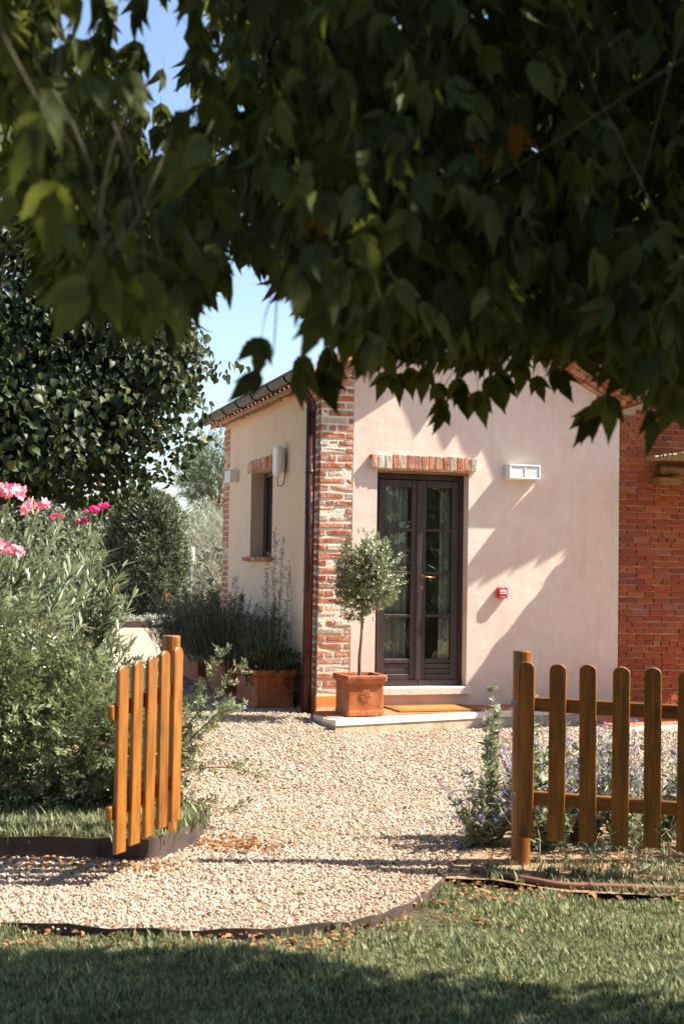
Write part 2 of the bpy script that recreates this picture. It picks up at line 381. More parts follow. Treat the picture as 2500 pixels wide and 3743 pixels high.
M['laurel'] = m_leaf("topiary_leaf", (0.07, 0.095, 0.035), (0.165, 0.185, 0.085), (0.18, 0.20, 0.11), 0.25, 0.35, 0.55)
M['sage'] = m_leaf("silver_sage_leaf", (0.12, 0.15, 0.075), (0.33, 0.355, 0.235), None, 0.25, 0.6, 0.3, (0.40, 0.28, 0.14))
M['violet'] = m_leaf("violet_petals", (0.24, 0.18, 0.52), (0.42, 0.34, 0.68), None, 0.35, 0.6, 0.2, hue=0.5)
M['pink'] = m_leaf("pale_pink_petals", (0.78, 0.24, 0.32), (0.88, 0.46, 0.50), None, 0.35, 0.6, 0.2, hue=0.5)
M['magenta'] = m_leaf("deep_pink_petals", (0.60, 0.03, 0.16), (0.72, 0.08, 0.24), None, 0.35, 0.6, 0.2, hue=0.5)
M['redflower'] = m_leaf("red_petals", (0.45, 0.03, 0.02), (0.55, 0.08, 0.04), None, 0.3, 0.6, 0.2, hue=0.5)
M['grass'] = m_leaf("grass_blades", (0.045, 0.07, 0.026), (0.30, 0.315, 0.165), None, 0.28, 0.5, 0.25, (0.46, 0.39, 0.24))
M['silver'] = m_leaf("silver_ground_cover", (0.26, 0.28, 0.20), (0.46, 0.46, 0.38), None, 0.2, 0.7, 0.2)
M['litter'] = m_leaf("dry_leaf_litter", (0.13, 0.055, 0.02), (0.33, 0.17, 0.07), None, 0.2, 0.7, 0.2)

# ------------------------------------------------------------------ foliage tools
def strip(ts, ws, droop=0.15, fold=0.25, serr=0.0):
    """leaf of unit length along +x; ws half-widths at stations ts; returns verts, triangles"""
    V = []; rows = []
    for i, (t, w) in enumerate(zip(ts, ws)):
        z = -droop * t * t
        if w <= 1e-6:
            V.append((t, 0, z)); rows.append((len(V) - 1,) * 3)
        else:
            b = serr * (-1 if i % 2 else 1)
            V += [(t - b * .5, w + b * .3, z + fold * w), (t, 0, z), (t - b * .5, -w - b * .3, z + fold * w)]
            rows.append((len(V) - 3, len(V) - 2, len(V) - 1))
    T = []
    for a, b in zip(rows[:-1], rows[1:]):
        for j in (0, 1):
            q = [a[j], b[j], b[j + 1], a[j + 1]]
            for tri in ((q[0], q[1], q[2]), (q[0], q[2], q[3])):
                if len(set(tri)) == 3: T.append(tri[::-1])
    return np.array(V, float), np.array(T, int)
def frame(D, N):
    D = D / np.linalg.norm(D, axis=1, keepdims=True)
    Y = np.cross(N, D); l = np.linalg.norm(Y, axis=1, keepdims=True)
    bad = l[:, 0] < 1e-4
    if bad.any(): Y[bad] = np.cross(np.array([[0.3, 1, 0.2]]), D[bad]); l = np.linalg.norm(Y, axis=1, keepdims=True)
    Y /= l; Z = np.cross(D, Y)
    return np.stack([D, Y, Z], axis=2)                 # columns
def cloud(P, D, N, S, tm):
    tv, tt = tm
    Rm = frame(np.asarray(D, float), np.asarray(N, float))
    S = np.asarray(S, float)
    V = np.einsum('nij,kj->nki', Rm, tv) * S[:, None, None] + np.asarray(P)[:, None, :]
    T = tt[None] + (np.arange(len(P)) * len(tv))[:, None, None]
    return V.reshape(-1, 3), T.reshape(-1, 3)
def join(parts):
    Vs, Ts, b = [], [], 0
    for V, T in parts:
        Vs.append(V); Ts.append(T + b); b += len(V)
    return np.concatenate(Vs), np.concatenate(Ts)
def leaves_obj(name, VT, mat, parent=None, kind="stuff", smooth=False, off=None):
    V, T = VT
    if off is not None: V = V - np.asarray(off)[None]
    o = link(name, mesh_np(name, V, T), mat, parent, smooth=smooth)
    if kind: o["kind"] = kind
    return o
def rdir(n):
    v = RG.normal(size=(n, 3)); return v / np.linalg.norm(v, axis=1, keepdims=True)
def lumps(d, k=9, amp=0.18, seed=0):
    g = np.random.default_rng(seed); w = g.normal(size=(k, 3)) * 3.2; ph = g.uniform(0, 6.28, k)
    return 1 + amp * np.sin(d @ w.T + ph).sum(1) / math.sqrt(k)
def blob(n, c, r, rmin=0.35, seed=0, amp=0.18, axes="lfz"):
    """points through an uneven ellipsoid; returns points and outward directions (lat, fwd, z)"""
    d = rdir(n); rad = (RG.uniform(rmin ** 3, 1, n)) ** (1 / 3) * lumps(d, seed=seed, amp=amp)
    return np.asarray(c)[None] + d * rad[:, None] * np.asarray(r)[None], d
def turn(d):
    """lat/fwd/z directions to world directions"""
    return d[:, :1] * R_AX + d[:, 1:2] * F_AX + d[:, 2:3] * np.array([0, 0, 1.0])
LANCE = strip([0, .35, .7, 1], [.02, .085, .06, 0], 0.1, 0.3)
TINY = strip([0, .5, 1], [0, .2, 0], 0.05, 0.25)
NEEDLE = strip([0, .45, 1], [0, .075, 0], 0.0, 0.0)
OVAL = strip([0, .3, .65, 1], [.02, .22, .2, 0], 0.15, 0.3)
HEART = strip([0, .12, .5, .82, 1], [.0, .36, .37, .13, 0], 0.35, 0.35)
def place(tm, pos, direction, normal, s):
    return cloud(np.array([pos]), np.array([direction]), np.array([normal]), np.array([s]), tm)
def sprig_pinnate(pairs=4, leaf=TINY, ll=0.4, spread=0.9):
    ps = []
    for i in range(pairs):
        t = 0.25 + 0.7 * i / max(1, pairs - 1)
        for s in (-1, 1):
            ps.append(place(leaf, (t, 0, 0.02 * s), (0.55, s * spread, 0.15 + 0.12 * math.sin(3 * i + s)), (0.1, -s * 0.25, 1), ll * (0.8 + 0.3 * math.sin(2.3 * i + s))))
    ps.append(place(leaf, (0.95, 0, 0), (1, 0, 0.1), (0, 0, 1), ll))
    return join(ps)
def sprig_whorl(n=10, leaf=OVAL, ll=0.45, up=0.7, length=1.0):
    ps = []
    for i in range(n):
        a = i * 2.4; t = length * (0.15 + 0.85 * i / n)
        ps.append(place(leaf, (t, 0, 0), (up + 0.3 * i / n, math.cos(a), math.sin(a)), (1, -math.cos(a) * .5, -math.sin(a) * .5), ll * (1.1 - 0.4 * i / n)))
    return join(ps)
SPRIG_MASTIC = sprig_pinnate(4, TINY, 0.48)
SPRIG_LAUREL = sprig_whorl(8, OVAL, 0.5)
SPRIG_NEEDLE = sprig_whorl(12, NEEDLE, 0.42, 0.9)
SPRIG_OLIVE = sprig_pinnate(4, strip([0, .45, 1], [0, .095, 0], .1, .25), 0.5, 0.6)
SPRIG_FAR = sprig_whorl(7, strip([0, .45, 1], [0, .24, 0], .1, .25), 0.5)
FLOWER = join([place(strip([0, .55, 1], [.06, .36, .12], -0.1, -0.1), (0, 0, 0), (math.cos(a), math.sin(a), 0.35), (0, 0, 1), 1.0) for a in [i * 1.2566 for i in range(5)]])

def scatter(name, P, rot, scl, meshes, mat, label, cat=None, parent=None):
    """many small pieces set on given points (one object that nobody could count)"""
    host = None
    ng = bpy.data.node_groups.new(name + "_spread", 'GeometryNodeTree')
    ng.interface.new_socket("Geometry", in_out='INPUT', socket_type='NodeSocketGeometry')
    ng.interface.new_socket("Geometry", in_out='OUTPUT', socket_type='NodeSocketGeometry')
    gi = ng.nodes.new('NodeGroupInput'); go = ng.nodes.new('NodeGroupOutput')
    iop = ng.nodes.new('GeometryNodeInstanceOnPoints')
    g2i = ng.nodes.new('GeometryNodeGeometryToInstance')
    for m in meshes:
        src = bpy.data.objects.new(name + "_piece", m)
        if len(m.materials) == 0: m.materials.append(mat)
        oi = ng.nodes.new('GeometryNodeObjectInfo'); oi.inputs['Object'].default_value = src
        ng.links.new(oi.outputs['Geometry'], g2i.inputs[0])
    def attr(nm, typ):
        nd = ng.nodes.new('GeometryNodeInputNamedAttribute'); nd.data_type = typ; nd.inputs['Name'].default_value = nm
        return nd.outputs['Attribute']
    ng.links.new(gi.outputs[0], iop.inputs['Points']); ng.links.new(g2i.outputs[0], iop.inputs['Instance'])
    iop.inputs['Pick Instance'].default_value = True
    ng.links.new(attr('which', 'INT'), iop.inputs['Instance Index'])
    e2r = ng.nodes.new('FunctionNodeEulerToRotation'); ng.links.new(attr('rot', 'FLOAT_VECTOR'), e2r.inputs[0])
    ng.links.new(e2r.outputs[0], iop.inputs['Rotation']); ng.links.new(attr('scl', 'FLOAT_VECTOR'), iop.inputs['Scale'])
    ng.links.new(iop.outputs[0], go.inputs[0])
    me = bpy.data.meshes.new(name); n = len(P); me.vertices.add(n)
    me.vertices.foreach_set("co", np.ascontiguousarray(P, np.float32).ravel())
    a = me.attributes.new('rot', 'FLOAT_VECTOR', 'POINT'); a.data.foreach_set("vector", np.ascontiguousarray(rot, np.float32).ravel())
    a = me.attributes.new('scl', 'FLOAT_VECTOR', 'POINT'); a.data.foreach_set("vector", np.ascontiguousarray(scl, np.float32).ravel())
    a = me.attributes.new('which', 'INT', 'POINT'); a.data.foreach_set("value", RG.integers(0, len(meshes), n).astype(np.int32))
    me.update()
    o = link(name, me, mat, parent)
    md = o.modifiers.new("spread", 'NODES'); md.node_group = ng
    return tag(o, label, cat, None, "stuff")

# ------------------------------------------------------------------ ground
def inside(poly, x, y):
    x = np.asarray(x); y = np.asarray(y); r = np.zeros(x.shape, bool); n = len(poly)
    for i in range(n):
        x0, y0 = poly[i]; x1, y1 = poly[(i + 1) % n]
        c = ((y0 > y) != (y1 > y)) & (x < (x1 - x0) * (y - y0) / (y1 - y0 + 1e-12) + x0)
        r ^= c
    return r
# outlines in (right, ahead) metres from the visitor
LOW_EDGE = [(-6.0, 5.95), (-3.0, 5.88), (-1.46, 5.78), (-0.88, 5.70), (-0.39, 5.72), (0.06, 5.88), (0.26, 6.08), (0.42, 6.36), (0.55, 6.72), (0.63, 7.05), (0.70, 7.30), (0.82, 7.62)]
LAWN = LOW_EDGE[:9] + [(0.80, 6.70), (1.13, 6.48), (1.7, 6.43), (3.0, 6.4), (7.0, 6.4), (7.0, -6.0), (-6.0, -6.0)]
RBED = [(0.55, 6.72), (0.63, 7.05), (0.70, 7.30), (0.82, 7.62), (1.0, 8.2), (1.35, 8.9), (1.9, 9.3), (3.2, 9.5), (7.0, 9.6), (7.0, 6.4), (3.0, 6.4), (1.7, 6.43), (1.13, 6.48), (0.80, 6.70)]
LBED_FRONT = [(-7.0, 7.2), (-3.0, 7.13), (-1.82, 7.08), (-1.22, 7.08), (-1.05, 7.06), (-0.95, 7.12), (-0.86, 7.34), (-0.80, 7.6), (-0.79, 7.86), (-0.86, 8.05), (-1.05, 8.35), (-1.3, 8.9)]
LBED = LBED_FRONT + [(-1.7, 9.6), (-2.2, 10.4), (-7.0, 10.8)]

def sheet(name, x0, x1, y0, y1, step, mat, zf, kind="structure"):
    xs = np.arange(x0, x1 + step * .5, step); ys = np.arange(y0, y1 + step * .5, step)
    X, Y = np.meshgrid(xs, ys); nx = len(xs)
    V = np.stack([X.ravel(), Y.ravel(), zf(X.ravel(), Y.ravel())], 1)
    i = np.arange(len(ys) - 1)[:, None] * nx + np.arange(nx - 1)[None]
    i = i.ravel(); Fq = np.stack([i, i + 1, i + 1 + nx, i + nx], 1)
    o = link(name, mesh_np(name, V, Fq), mat, smooth=True)
    return tag(o, kind=kind)
def flat(name, poly, z, mat, thick=0.0, kind="structure"):
    P = [W(a, b)[:2] for a, b in poly]
    bm = bmesh.new(); vs_ = [bm.verts.new((p[0], p[1], z)) for p in P]
    f = bm.faces.new(vs_); f.normal_update()
    if f.normal.z < 0: f.normal_flip()
    if thick:
        bmesh.ops.solidify(bm, geom=[f], thickness=thick)
    bmesh.ops.triangulate(bm, faces=bm.faces[:])
    me = bpy.data.meshes.new(name); bm.to_mesh(me); bm.free()
    return tag(link(name, me, mat), kind=kind)

g = MB(); g.add([(-700, -700, -0.12), (700, -700, -0.12), (700, 700, -0.12), (-700, 700, -0.12)], [(0, 1, 2, 3)])
tag(g.build("ground", M['field']), kind="structure")
flat("gravel_path", LOW_EDGE + [(1.0, 8.2), (1.35, 8.9), (1.5, 9.0), (-6.0, 9.0)], -0.012, M['gravel'])
_la, _fw = np.meshgrid(np.arange(-18, 14.1, .5), np.concatenate([np.arange(9.0, 14, .25), np.arange(14, 50, 1.0)])); _nx = _la.shape[1]
_V = Wn(np.stack([_la.ravel(), _fw.ravel(), np.zeros(_la.size)], 1)); _V[:, 2] = gz(_V[:, 0], _V[:, 1]) - .012
_i = (np.arange(_la.shape[0] - 1)[:, None] * _nx + np.arange(_nx - 1)[None]).ravel()
tag(link("gravel_yard", mesh_np("gravel_yard", _V, np.stack([_i, _i + 1, _i + 1 + _nx, _i + _nx], 1)), M['gravel'], smooth=True), kind="structure")
flat("lawn", LAWN, -0.030, M['lawn_soil'])
flat("flower_bed_soil", RBED, 0.010, M['dry_soil'])
flat("shrub_bed_soil", LBED, 0.075, M['soil'])

def ribbon(name, pts, z0, z1, th, mat, label, cat, group=None):
    P = [W(a, b)[:2] for a, b in pts]; V = []; Fc = []
    n = len(P)
    for i in range(n):
        t = P[min(i + 1, n - 1)] - P[max(i - 1, 0)]; t = t / np.linalg.norm(t); nr = np.array([-t[1], t[0]])
        wob = 0.006 * math.sin(i * 1.7)
        for s, z in ((1, z0), (1, z1 + wob), (-1, z1 + wob), (-1, z0)):
            q = P[i] + nr * th / 2 * s; V.append((q[0], q[1], z))
    for i in range(n - 1):
        for j in range(4):
            Fc.append((i * 4 + j, i * 4 + (j + 1) % 4, (i + 1) * 4 + (j + 1) % 4, (i + 1) * 4 + j))
    Fc += [(0, 1, 2, 3), tuple((n - 1) * 4 + j for j in (3, 2, 1, 0))]
    return tag(link(name, mesh(name, V, Fc), mat), label, cat, group)
def dense(pts, k=5):
    """smooth curve through points"""
    P = [np.array(p, float) for p in pts]; out = []
    for i in range(len(P) - 1):
        a = P[max(i - 1, 0)]; b = P[i]; c = P[i + 1]; d = P[min(i + 2, len(P) - 1)]
        for t in np.linspace(0, 1, k, endpoint=False):
            out.append(.5 * ((2 * b) + (-a + c) * t + (2 * a - 5 * b + 4 * c - d) * t * t + (-a + 3 * b - 3 * c + d) * t ** 3))
    out.append(P[-1]); return [tuple(p) for p in out]
ribbon("lawn_edging", dense(LOW_EDGE, 5), -0.06, 0.016, 0.008, M['edging'], "thin dark metal edging strip curving between front lawn and gravel", "edging")
ribbon("bed_edging", dense(LBED_FRONT, 5), -0.02, 0.112, 0.008, M['edging'], "rusty dark metal edging holding the raised shrub bed at left", "edging")
ribbon("far_edging", dense([(-6.6, 29.6), (-5.4, 29.5), (-4.4, 29.7), (-3.7, 29.9)], 4), 0.05, 0.22, 0.02, M['edging'], "dark red edging strip far off beyond the gravel below the clipped shrub", "edging")
# coiled-out irrigation hose
hp = [W(*p, 0.012 + gz_) for p, gz_ in (((0.70, 6.86), 0.02), ((0.84, 6.76), 0.012), ((1.0, 6.62), 0.015), ((1.13, 6.55), 0.012), ((1.4, 6.52), 0.016), ((1.7, 6.50), 0.012), ((2.3, 6.5), 0.012))]
hb = MB(); hb.tube([tuple(p) for p in dense(hp, 4)], 0.017, 8)
tag(hb.build("garden_hose", M['hose'], smooth=True), "brown irrigation hose lying along the lawn edge below the right gate", "hose")

SLAB1 = [(-0.17, -0.50), (-0.12, -1.09), (1.93, -0.635), (2.74, -0.52), (2.74, -0.004), (0.0, -0.004), (-0.01, -0.30)]
SLAB2 = [(2.76, -1.32), (5.6, -1.10), (5.6, -0.004), (2.76, -0.004)]
# ---- pebbles
def ico(seed, flatten=0.6):
    bm = bmesh.new(); bmesh.ops.create_icosphere(bm, subdivisions=1, radius=0.5)
    g_ = np.random.default_rng(seed)
    for v in bm.verts:
        v.co *= 1 + g_.uniform(-.22, .22); v.co.z *= flatten; v.co.x *= 1.25
    me = bpy.data.meshes.new("pebble_shape"); bm.to_mesh(me); bm.free(); return me
def gravel_ok(lat, fwd):
    ok = ~inside(LAWN, lat, fwd) & ~inside(RBED, lat, fwd) & ~inside(LBED, lat, fwd)
    x = CAM[0] + lat * R_AX[0] + fwd * F_AX[0]; y = CAM[1] + lat * R_AX[1] + fwd * F_AX[1]
    ok &= ~inside(SLAB1, x, y) & ~inside(SLAB2, x, y) & ~((x > 0) & (y > 0) & (x < 5.5) & (y < 5)) 
    return ok
def pebbles(n, l0, l1, f0, f1, s0, s1):
    lat = RG.uniform(l0, l1, n); fwd = RG.uniform(f0, f1, n); k = gravel_ok(lat, fwd); lat, fwd = lat[k], fwd[k]
    P = Wn(np.stack([lat, fwd, np.zeros(len(lat))], 1)); P[:, 2] = gz(P[:, 0], P[:, 1]) + RG.uniform(-0.012, 0.004, len(lat))
    s = RG.uniform(s0, s1, len(lat)) * np.exp(RG.normal(0, .32, len(lat)))
    return P, s
pp = [pebbles(165000, -2.4, 1.4, 5.6, 9.2, .008, .0145), pebbles(105000, -2.6, 3.4, 9.2, 14.2, .010, .018), pebbles(26000, -4.2, -.4, 14.2, 20, .018, .030)]
Pp = np.concatenate([a for a, _ in pp]); Sp = np.concatenate([b for _, b in pp])
scatter("gravel", Pp, RG.uniform(-3.1, 3.1, (len(Pp), 3)) * np.array([.3, .3, 1]), Sp[:, None] * RG.uniform(.75, 1.2, (len(Pp), 3)),
        [ico(i, f) for i, f in ((1, .5), (2, .65), (3, .55), (4, .75), (5, .6))], M['pebble'], "pale cream and brown gravel covering the path to the house", "gravel")
# ---- grass
def tuft(seed, n=13, h=0.05, spread=0.03):
    g_ = np.random.default_rng(seed); V = []; T = []
    for i in range(n):
        a = g_.uniform(0, 6.28); x, y = g_.normal(0, spread * .5, 2); L = h * g_.uniform(.55, 1.25); lean = g_.uniform(.1, .75) * L; w = g_.uniform(.0014, .0036)
        dx, dy = math.cos(a), math.sin(a); b = len(V)
        V += [(x - dy * w, y + dx * w, 0), (x + dy * w, y - dx * w, 0), (x + dx * lean * .4 - dy * w, y + dy * lean * .4 + dx * w, L * .6),
              (x + dx * lean * .4 + dy * w, y + dy * lean * .4 - dx * w, L * .6), (x + dx * lean, y + dy * lean, L * .95)]
        T += [(b, b + 1, b + 3), (b, b + 3, b + 2), (b + 2, b + 3, b + 4)]
    return mesh_np("grass_tuft", np.array(V), np.array(T))
def grass_pts(n, l0, l1, f0, f1, poly, z, thin=None):
    lat = RG.uniform(l0, l1, n); fwd = RG.uniform(f0, f1, n); k = inside(poly, lat, fwd)
    if thin is not None: k &= RG.uniform(0, 1, n) < thin(lat, fwd)
    lat, fwd = lat[k], fwd[k]
    return Wn(np.stack([lat, fwd, np.full(len(lat), z)], 1))
def patch(lat, fwd):
    v = .62 + .38 * np.sin(lat * 5.1 + 1.3 * np.sin(fwd * 4.0)) * np.sin(fwd * 4.4 + lat * 2)
    edge = np.where(lat < .5, sstep(5.74, 5.45, fwd - .2 * np.maximum(lat, 0)), sstep(6.7, 6.35, fwd))
    return np.clip(v + .35, 0.25, 1) * (0.10 + .9 * edge)
Pg = grass_pts(46000, -2.6, 3.0, 3.6, 6.75, LAWN, -0.03, patch)
n = len(Pg)
scatter("lawn_grass", Pg, np.stack([RG.normal(0, .12, n), RG.normal(0, .12, n), RG.uniform(0, 6.28, n)], 1), np.repeat((RG.uniform(.6, 1.2, n) * (1 + .35 * np.sin(Pg[:, 0] * 7 + 2 * np.sin(Pg[:, 1] * 5))) )[:, None], 3, 1),
        [tuft(i, 13 + i, 0.019 + .004 * i, .028 + .004 * i) for i in range(6)], M['grass'], "short mown green grass of the front lawn, half in tree shade", "grass")
Pg = grass_pts(5200, -3.2, -.78, 7.08, 8.5, [(a, b + .03) for a, b in LBED], 0.072, lambda l, f: np.where(f < 7.75, 1, .3) * np.where(l > -1.15, 1, .9))
n = len(Pg)
scatter("bed_grass", Pg, np.stack([RG.normal(0, .12, n), RG.normal(0, .12, n), RG.uniform(0, 6.28, n)], 1), np.repeat(RG.uniform(.8, 1.7, n)[:, None], 3, 1),
        [tuft(i + 20, 12, .06, .03) for i in range(4)], M['grass'], "longer green grass along the front of the raised shrub bed", "grass")
Pg = grass_pts(1500, .75, 3.2, 6.42, 7.05, RBED, 0.008, lambda l, f: .25 + .75 * sstep(6.95, 6.5, f) * (.5 + .5 * np.sin(l * 9 + f * 6)))
n = len(Pg)
scatter("verge_grass", Pg, np.stack([RG.normal(0, .2, n), RG.normal(0, .2, n), RG.uniform(0, 6.28, n)], 1), np.repeat(RG.uniform(.8, 1.6, n)[:, None], 3, 1),
        [tuft(i + 40, 10, .035, .04) for i in range(4)], M['grass'], "sparse dry grass straggling along the hose below the right gate", "grass")
# ---- dry leaf litter
def litter(n, l0, l1, f0, f1, z, spread_ok=None):
    lat = RG.uniform(l0, l1, n); fwd = RG.uniform(f0, f1, n)
    if spread_ok is not None: k = spread_ok(lat, fwd); lat, fwd = lat[k], fwd[k]
    n = len(lat); P = Wn(np.stack([lat, fwd, np.full(n, z) + RG.uniform(0, .012, n)], 1))
    a = RG.uniform(0, 6.28, n); D = np.stack([np.cos(a), np.sin(a), RG.normal(0, .25, n)], 1); N = np.stack([RG.normal(0, .4, n), RG.normal(0, .4, n), np.ones(n)], 1)
    return cloud(P, D, N, RG.uniform(.015, .045, n), OVAL)
lit = join([litter(3200, -1.0, -.1, 6.9, 7.8, .004, lambda l, f: RG.uniform(0, 1, len(l)) < np.exp(-((l + .58) / .22) ** 2 - ((f - 7.45) / .17) ** 2)), litter(500, -2.0, .1, 5.5, 5.85, -.012), litter(800, .5, 3, 6.3, 7.4, .014), litter(500, -2.2, -.8, 6.75, 7.08, .003), litter(500, -3, -1.2, 7.4, 9, .08), litter(220, .1, .9, 5.9, 6.7, -.01)])
leaves_obj("leaf_litter", lit, M['litter'], None)
tag(bpy.data.objects["leaf_litter"], "dry brown leaf litter strewn along the bed and lawn edges", "leaf litter")

# ------------------------------------------------------------------ bricks
def brick_mesh(sx, sy, sz, seed, c=0.006, jit=0.004):
    g_ = np.random.default_rng(seed); V, Fc = chamfer(sx, sy, sz, c)
    V = [tuple(np.array(v) + g_.uniform(-jit, jit, 3)) for v in V]
    return mesh("brick", V, Fc)
_bc = {}
def brick(parent, x0, x1, y0, y1, z0, z1, mat, c=0.006, jit=0.004, rot=0.02, nv=4, name="brick"):
    key = (round(x1 - x0, 2), round(y1 - y0, 2), round(z1 - z0, 2), random.randrange(nv), mat.name, name)
    if key not in _bc:
        me = brick_mesh(key[0], key[1], key[2], len(_bc), c, jit); me.name = name; me.materials.append(mat); _bc[key] = me
    s = ((x1 - x0) / key[0], (y1 - y0) / key[1], (z1 - z0) / key[2])
    return link(name, _bc[key], None, parent, loc=((x0 + x1) / 2, (y0 + y1) / 2, (z0 + z1) / 2),
                rot=(random.uniform(-rot, rot), random.uniform(-rot, rot), random.uniform(-rot, rot) * .7), scl=s)

# ------------------------------------------------------------------ house
HX = 3.40; HY = 4.80; EZ = 3.33; SL = 0.53; APX = HX / 2; APZ = EZ + SL * APX
house = empty("farmhouse", (0, 0, 0), "small pink plastered farmhouse with brick corner and french door", "house")
# front wall with the door opening, gable above
DX0, DX1, DZ0, DZ1 = 0.615, 1.630, 0.300, 2.578
wt = .30
fw = MB()
fw.prism([(0.352, 0.0), (DX0, 0.0), (DX0, DZ1), (0.352, DZ1)], 0, wt)
fw.prism([(DX1, 0.0), (HX, 0.0), (HX, DZ1), (DX1, DZ1)], 0, wt)
fw.prism([(0.352, DZ1), (HX, DZ1), (HX, EZ), (APX, APZ), (0.352, EZ + SL * .352)], 0, wt)
fw.prism([(DX0, 0.0), (DX1, 0.0), (DX1, DZ0), (DX0, DZ0)], 0, wt)
fw.build("front_wall", M['plaster'], house)
WY0, WY1, WZ0, WZ1 = 2.00, 3.12, 1.66, 2.705
lw = MB()
def sidebox(y0, y1, z0, z1): lw.box(0.0, wt, y0, y1, z0, z1)
sidebox(0.44, WY0, 0, 3.44); sidebox(WY1, 4.42, 0, 3.44); sidebox(WY0, WY1, 0, WZ0); sidebox(WY0, WY1, WZ1, 3.44)
lw.build("side_wall", M['plaster_warm_bounce'], house)
bk = MB(); bk.box(wt, HX, HY - .3, HY - .004, 0, 3.3); bk.box(HX - .3, HX - .002, wt + .002, HY - .31, 0, 3.32); bk.build("rear_wall", M['plaster'], house)
# dim room inside
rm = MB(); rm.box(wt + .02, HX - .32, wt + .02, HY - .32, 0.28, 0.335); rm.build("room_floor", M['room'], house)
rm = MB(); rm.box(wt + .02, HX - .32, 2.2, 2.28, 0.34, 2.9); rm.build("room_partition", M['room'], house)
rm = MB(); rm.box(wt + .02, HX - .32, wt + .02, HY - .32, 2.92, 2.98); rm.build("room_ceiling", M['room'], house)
# brick corner pier
CH = 0.0768; PZ0 = 0.27
pier = MB(); pier.box(0.004, 0.352, 0.004, 0.44, 0.0, 3.50)
pier = pier.build("corner_pier", M['mortar'], house)
pl = MB(); pl.box(-0.012, 0.356, -0.012, 0.45, 0.0, 0.262, 0.01); pl.build("plinth", M['plinth'], house)
i = 0; z = PZ0
while z < 3.42:
    h = CH - random.uniform(.019, .026); j = lambda: random.uniform(-.006, .006)
    out = lambda: random.uniform(-.003, .006)
    if i % 2 == 0:
        a = .262 + j() * 3
        brick(pier, -out(), a, -out(), .125, z, z + h, M['brick_pier'])
        brick(pier, a + .019, .352, -out(), .16, z, z + h, M['brick_pier'])
        brick(pier, -out(), .13, .14, .375 + j() * 3, z, z + h, M['brick_pier'])
    else:
        a = .075 + j() * 4
        brick(pier, -out(), a, -out(), .255, z, z + h, M['brick_pier'])
        if random.random() < .3:
            mm = a + .10 + j()
            brick(pier, a + .019, mm, -out(), .13, z, z + h, M['brick_pier']); brick(pier, mm + .018, .352, -out(), .13, z, z + h, M['brick_pier'])
        else: brick(pier, a + .019, .352, -out(), .13, z, z + h, M['brick_pier'])
        brick(pier, -out(), .13, .27, .43, z, z + h, M['brick_pier'])
    z += CH; i += 1
# far brick pier on the side wall
fp = MB(); fp.box(0.008, 0.30, 4.42, HY - .006, 0.0, 3.45); fp = fp.build("far_pier", M['mortar'], house)
z = .1; i = 0
while z < 3.38:
    h = CH - .015
    if i % 2: brick(fp, -.004, .13, 4.425, 4.66, z, z + h, M['brick_pier']); brick(fp, -.004, .25, 4.675, HY, z, z + h, M['brick_pier'])
    else: brick(fp, -.004, .13, 4.425, 4.53, z, z + h, M['brick_pier']); brick(fp, -.004, .13, 4.545, HY, z, z + h, M['brick_pier'])
    z += CH; i += 1
# brick lintel over the door, window lintel, window sill
def soldier(parent_name, axis, a0, a1, z0, z1, n, front, depth):
    core = MB()
    if axis == 'x': core.box(a0 + .004, a1 - .004, front + .006, depth, z0 + .006, z1 - .006)
    else: core.box(front + .006, depth, a0 + .004, a1 - .004, z0 + .006, z1 - .006)
    core = core.build(parent_name, M['mortar'], house)
    st = (a1 - a0) / n
    for k in range(n):
        b0 = a0 + k * st + .006; b1 = a0 + (k + 1) * st - .006; o = random.uniform(-.006, .008)
        if axis == 'x': brick(core, b0, b1, front - o, .10, z0 + random.uniform(-.004, .004), z1 + random.uniform(-.004, .004), M['brick_pier'], jit=.005)
        else: brick(core, front - o, .10, b0, b1, z0 + random.uniform(-.004, .004), z1 + random.uniform(-.004, .004), M['brick_pier'], jit=.005)
soldier("door_lintel", 'x', 0.528, 1.708, 2.590, 2.735, 15, -.045, .1)
soldier("window_lintel", 'y', 1.86, 3.24, 2.712, 2.850, 16, -.030, .1)
sill = MB(); sill.box(-0.045, .22, 1.94, 3.28, 1.612, 1.632); sill = sill.build("window_sill", M['mortar'], house)
for k in range(10):
    brick(sill, -.065 - random.uniform(0, .008), .20, 1.93 + k * .136, 1.93 + k * .136 + .124, 1.612, 1.662, M['brick_pier'])
tl = MB(); tl.box(DX0 - .0, DX1 + .0, .004, .09, DZ1 - .028, DZ1 + .004); tl.build("door_head_board", M['log'], house)
# threshold step
st = MB(); st.box(0.565, 1.668, -.055, .22, 0.255, 0.333, .006); st.build("door_step", M['travertine'], house)
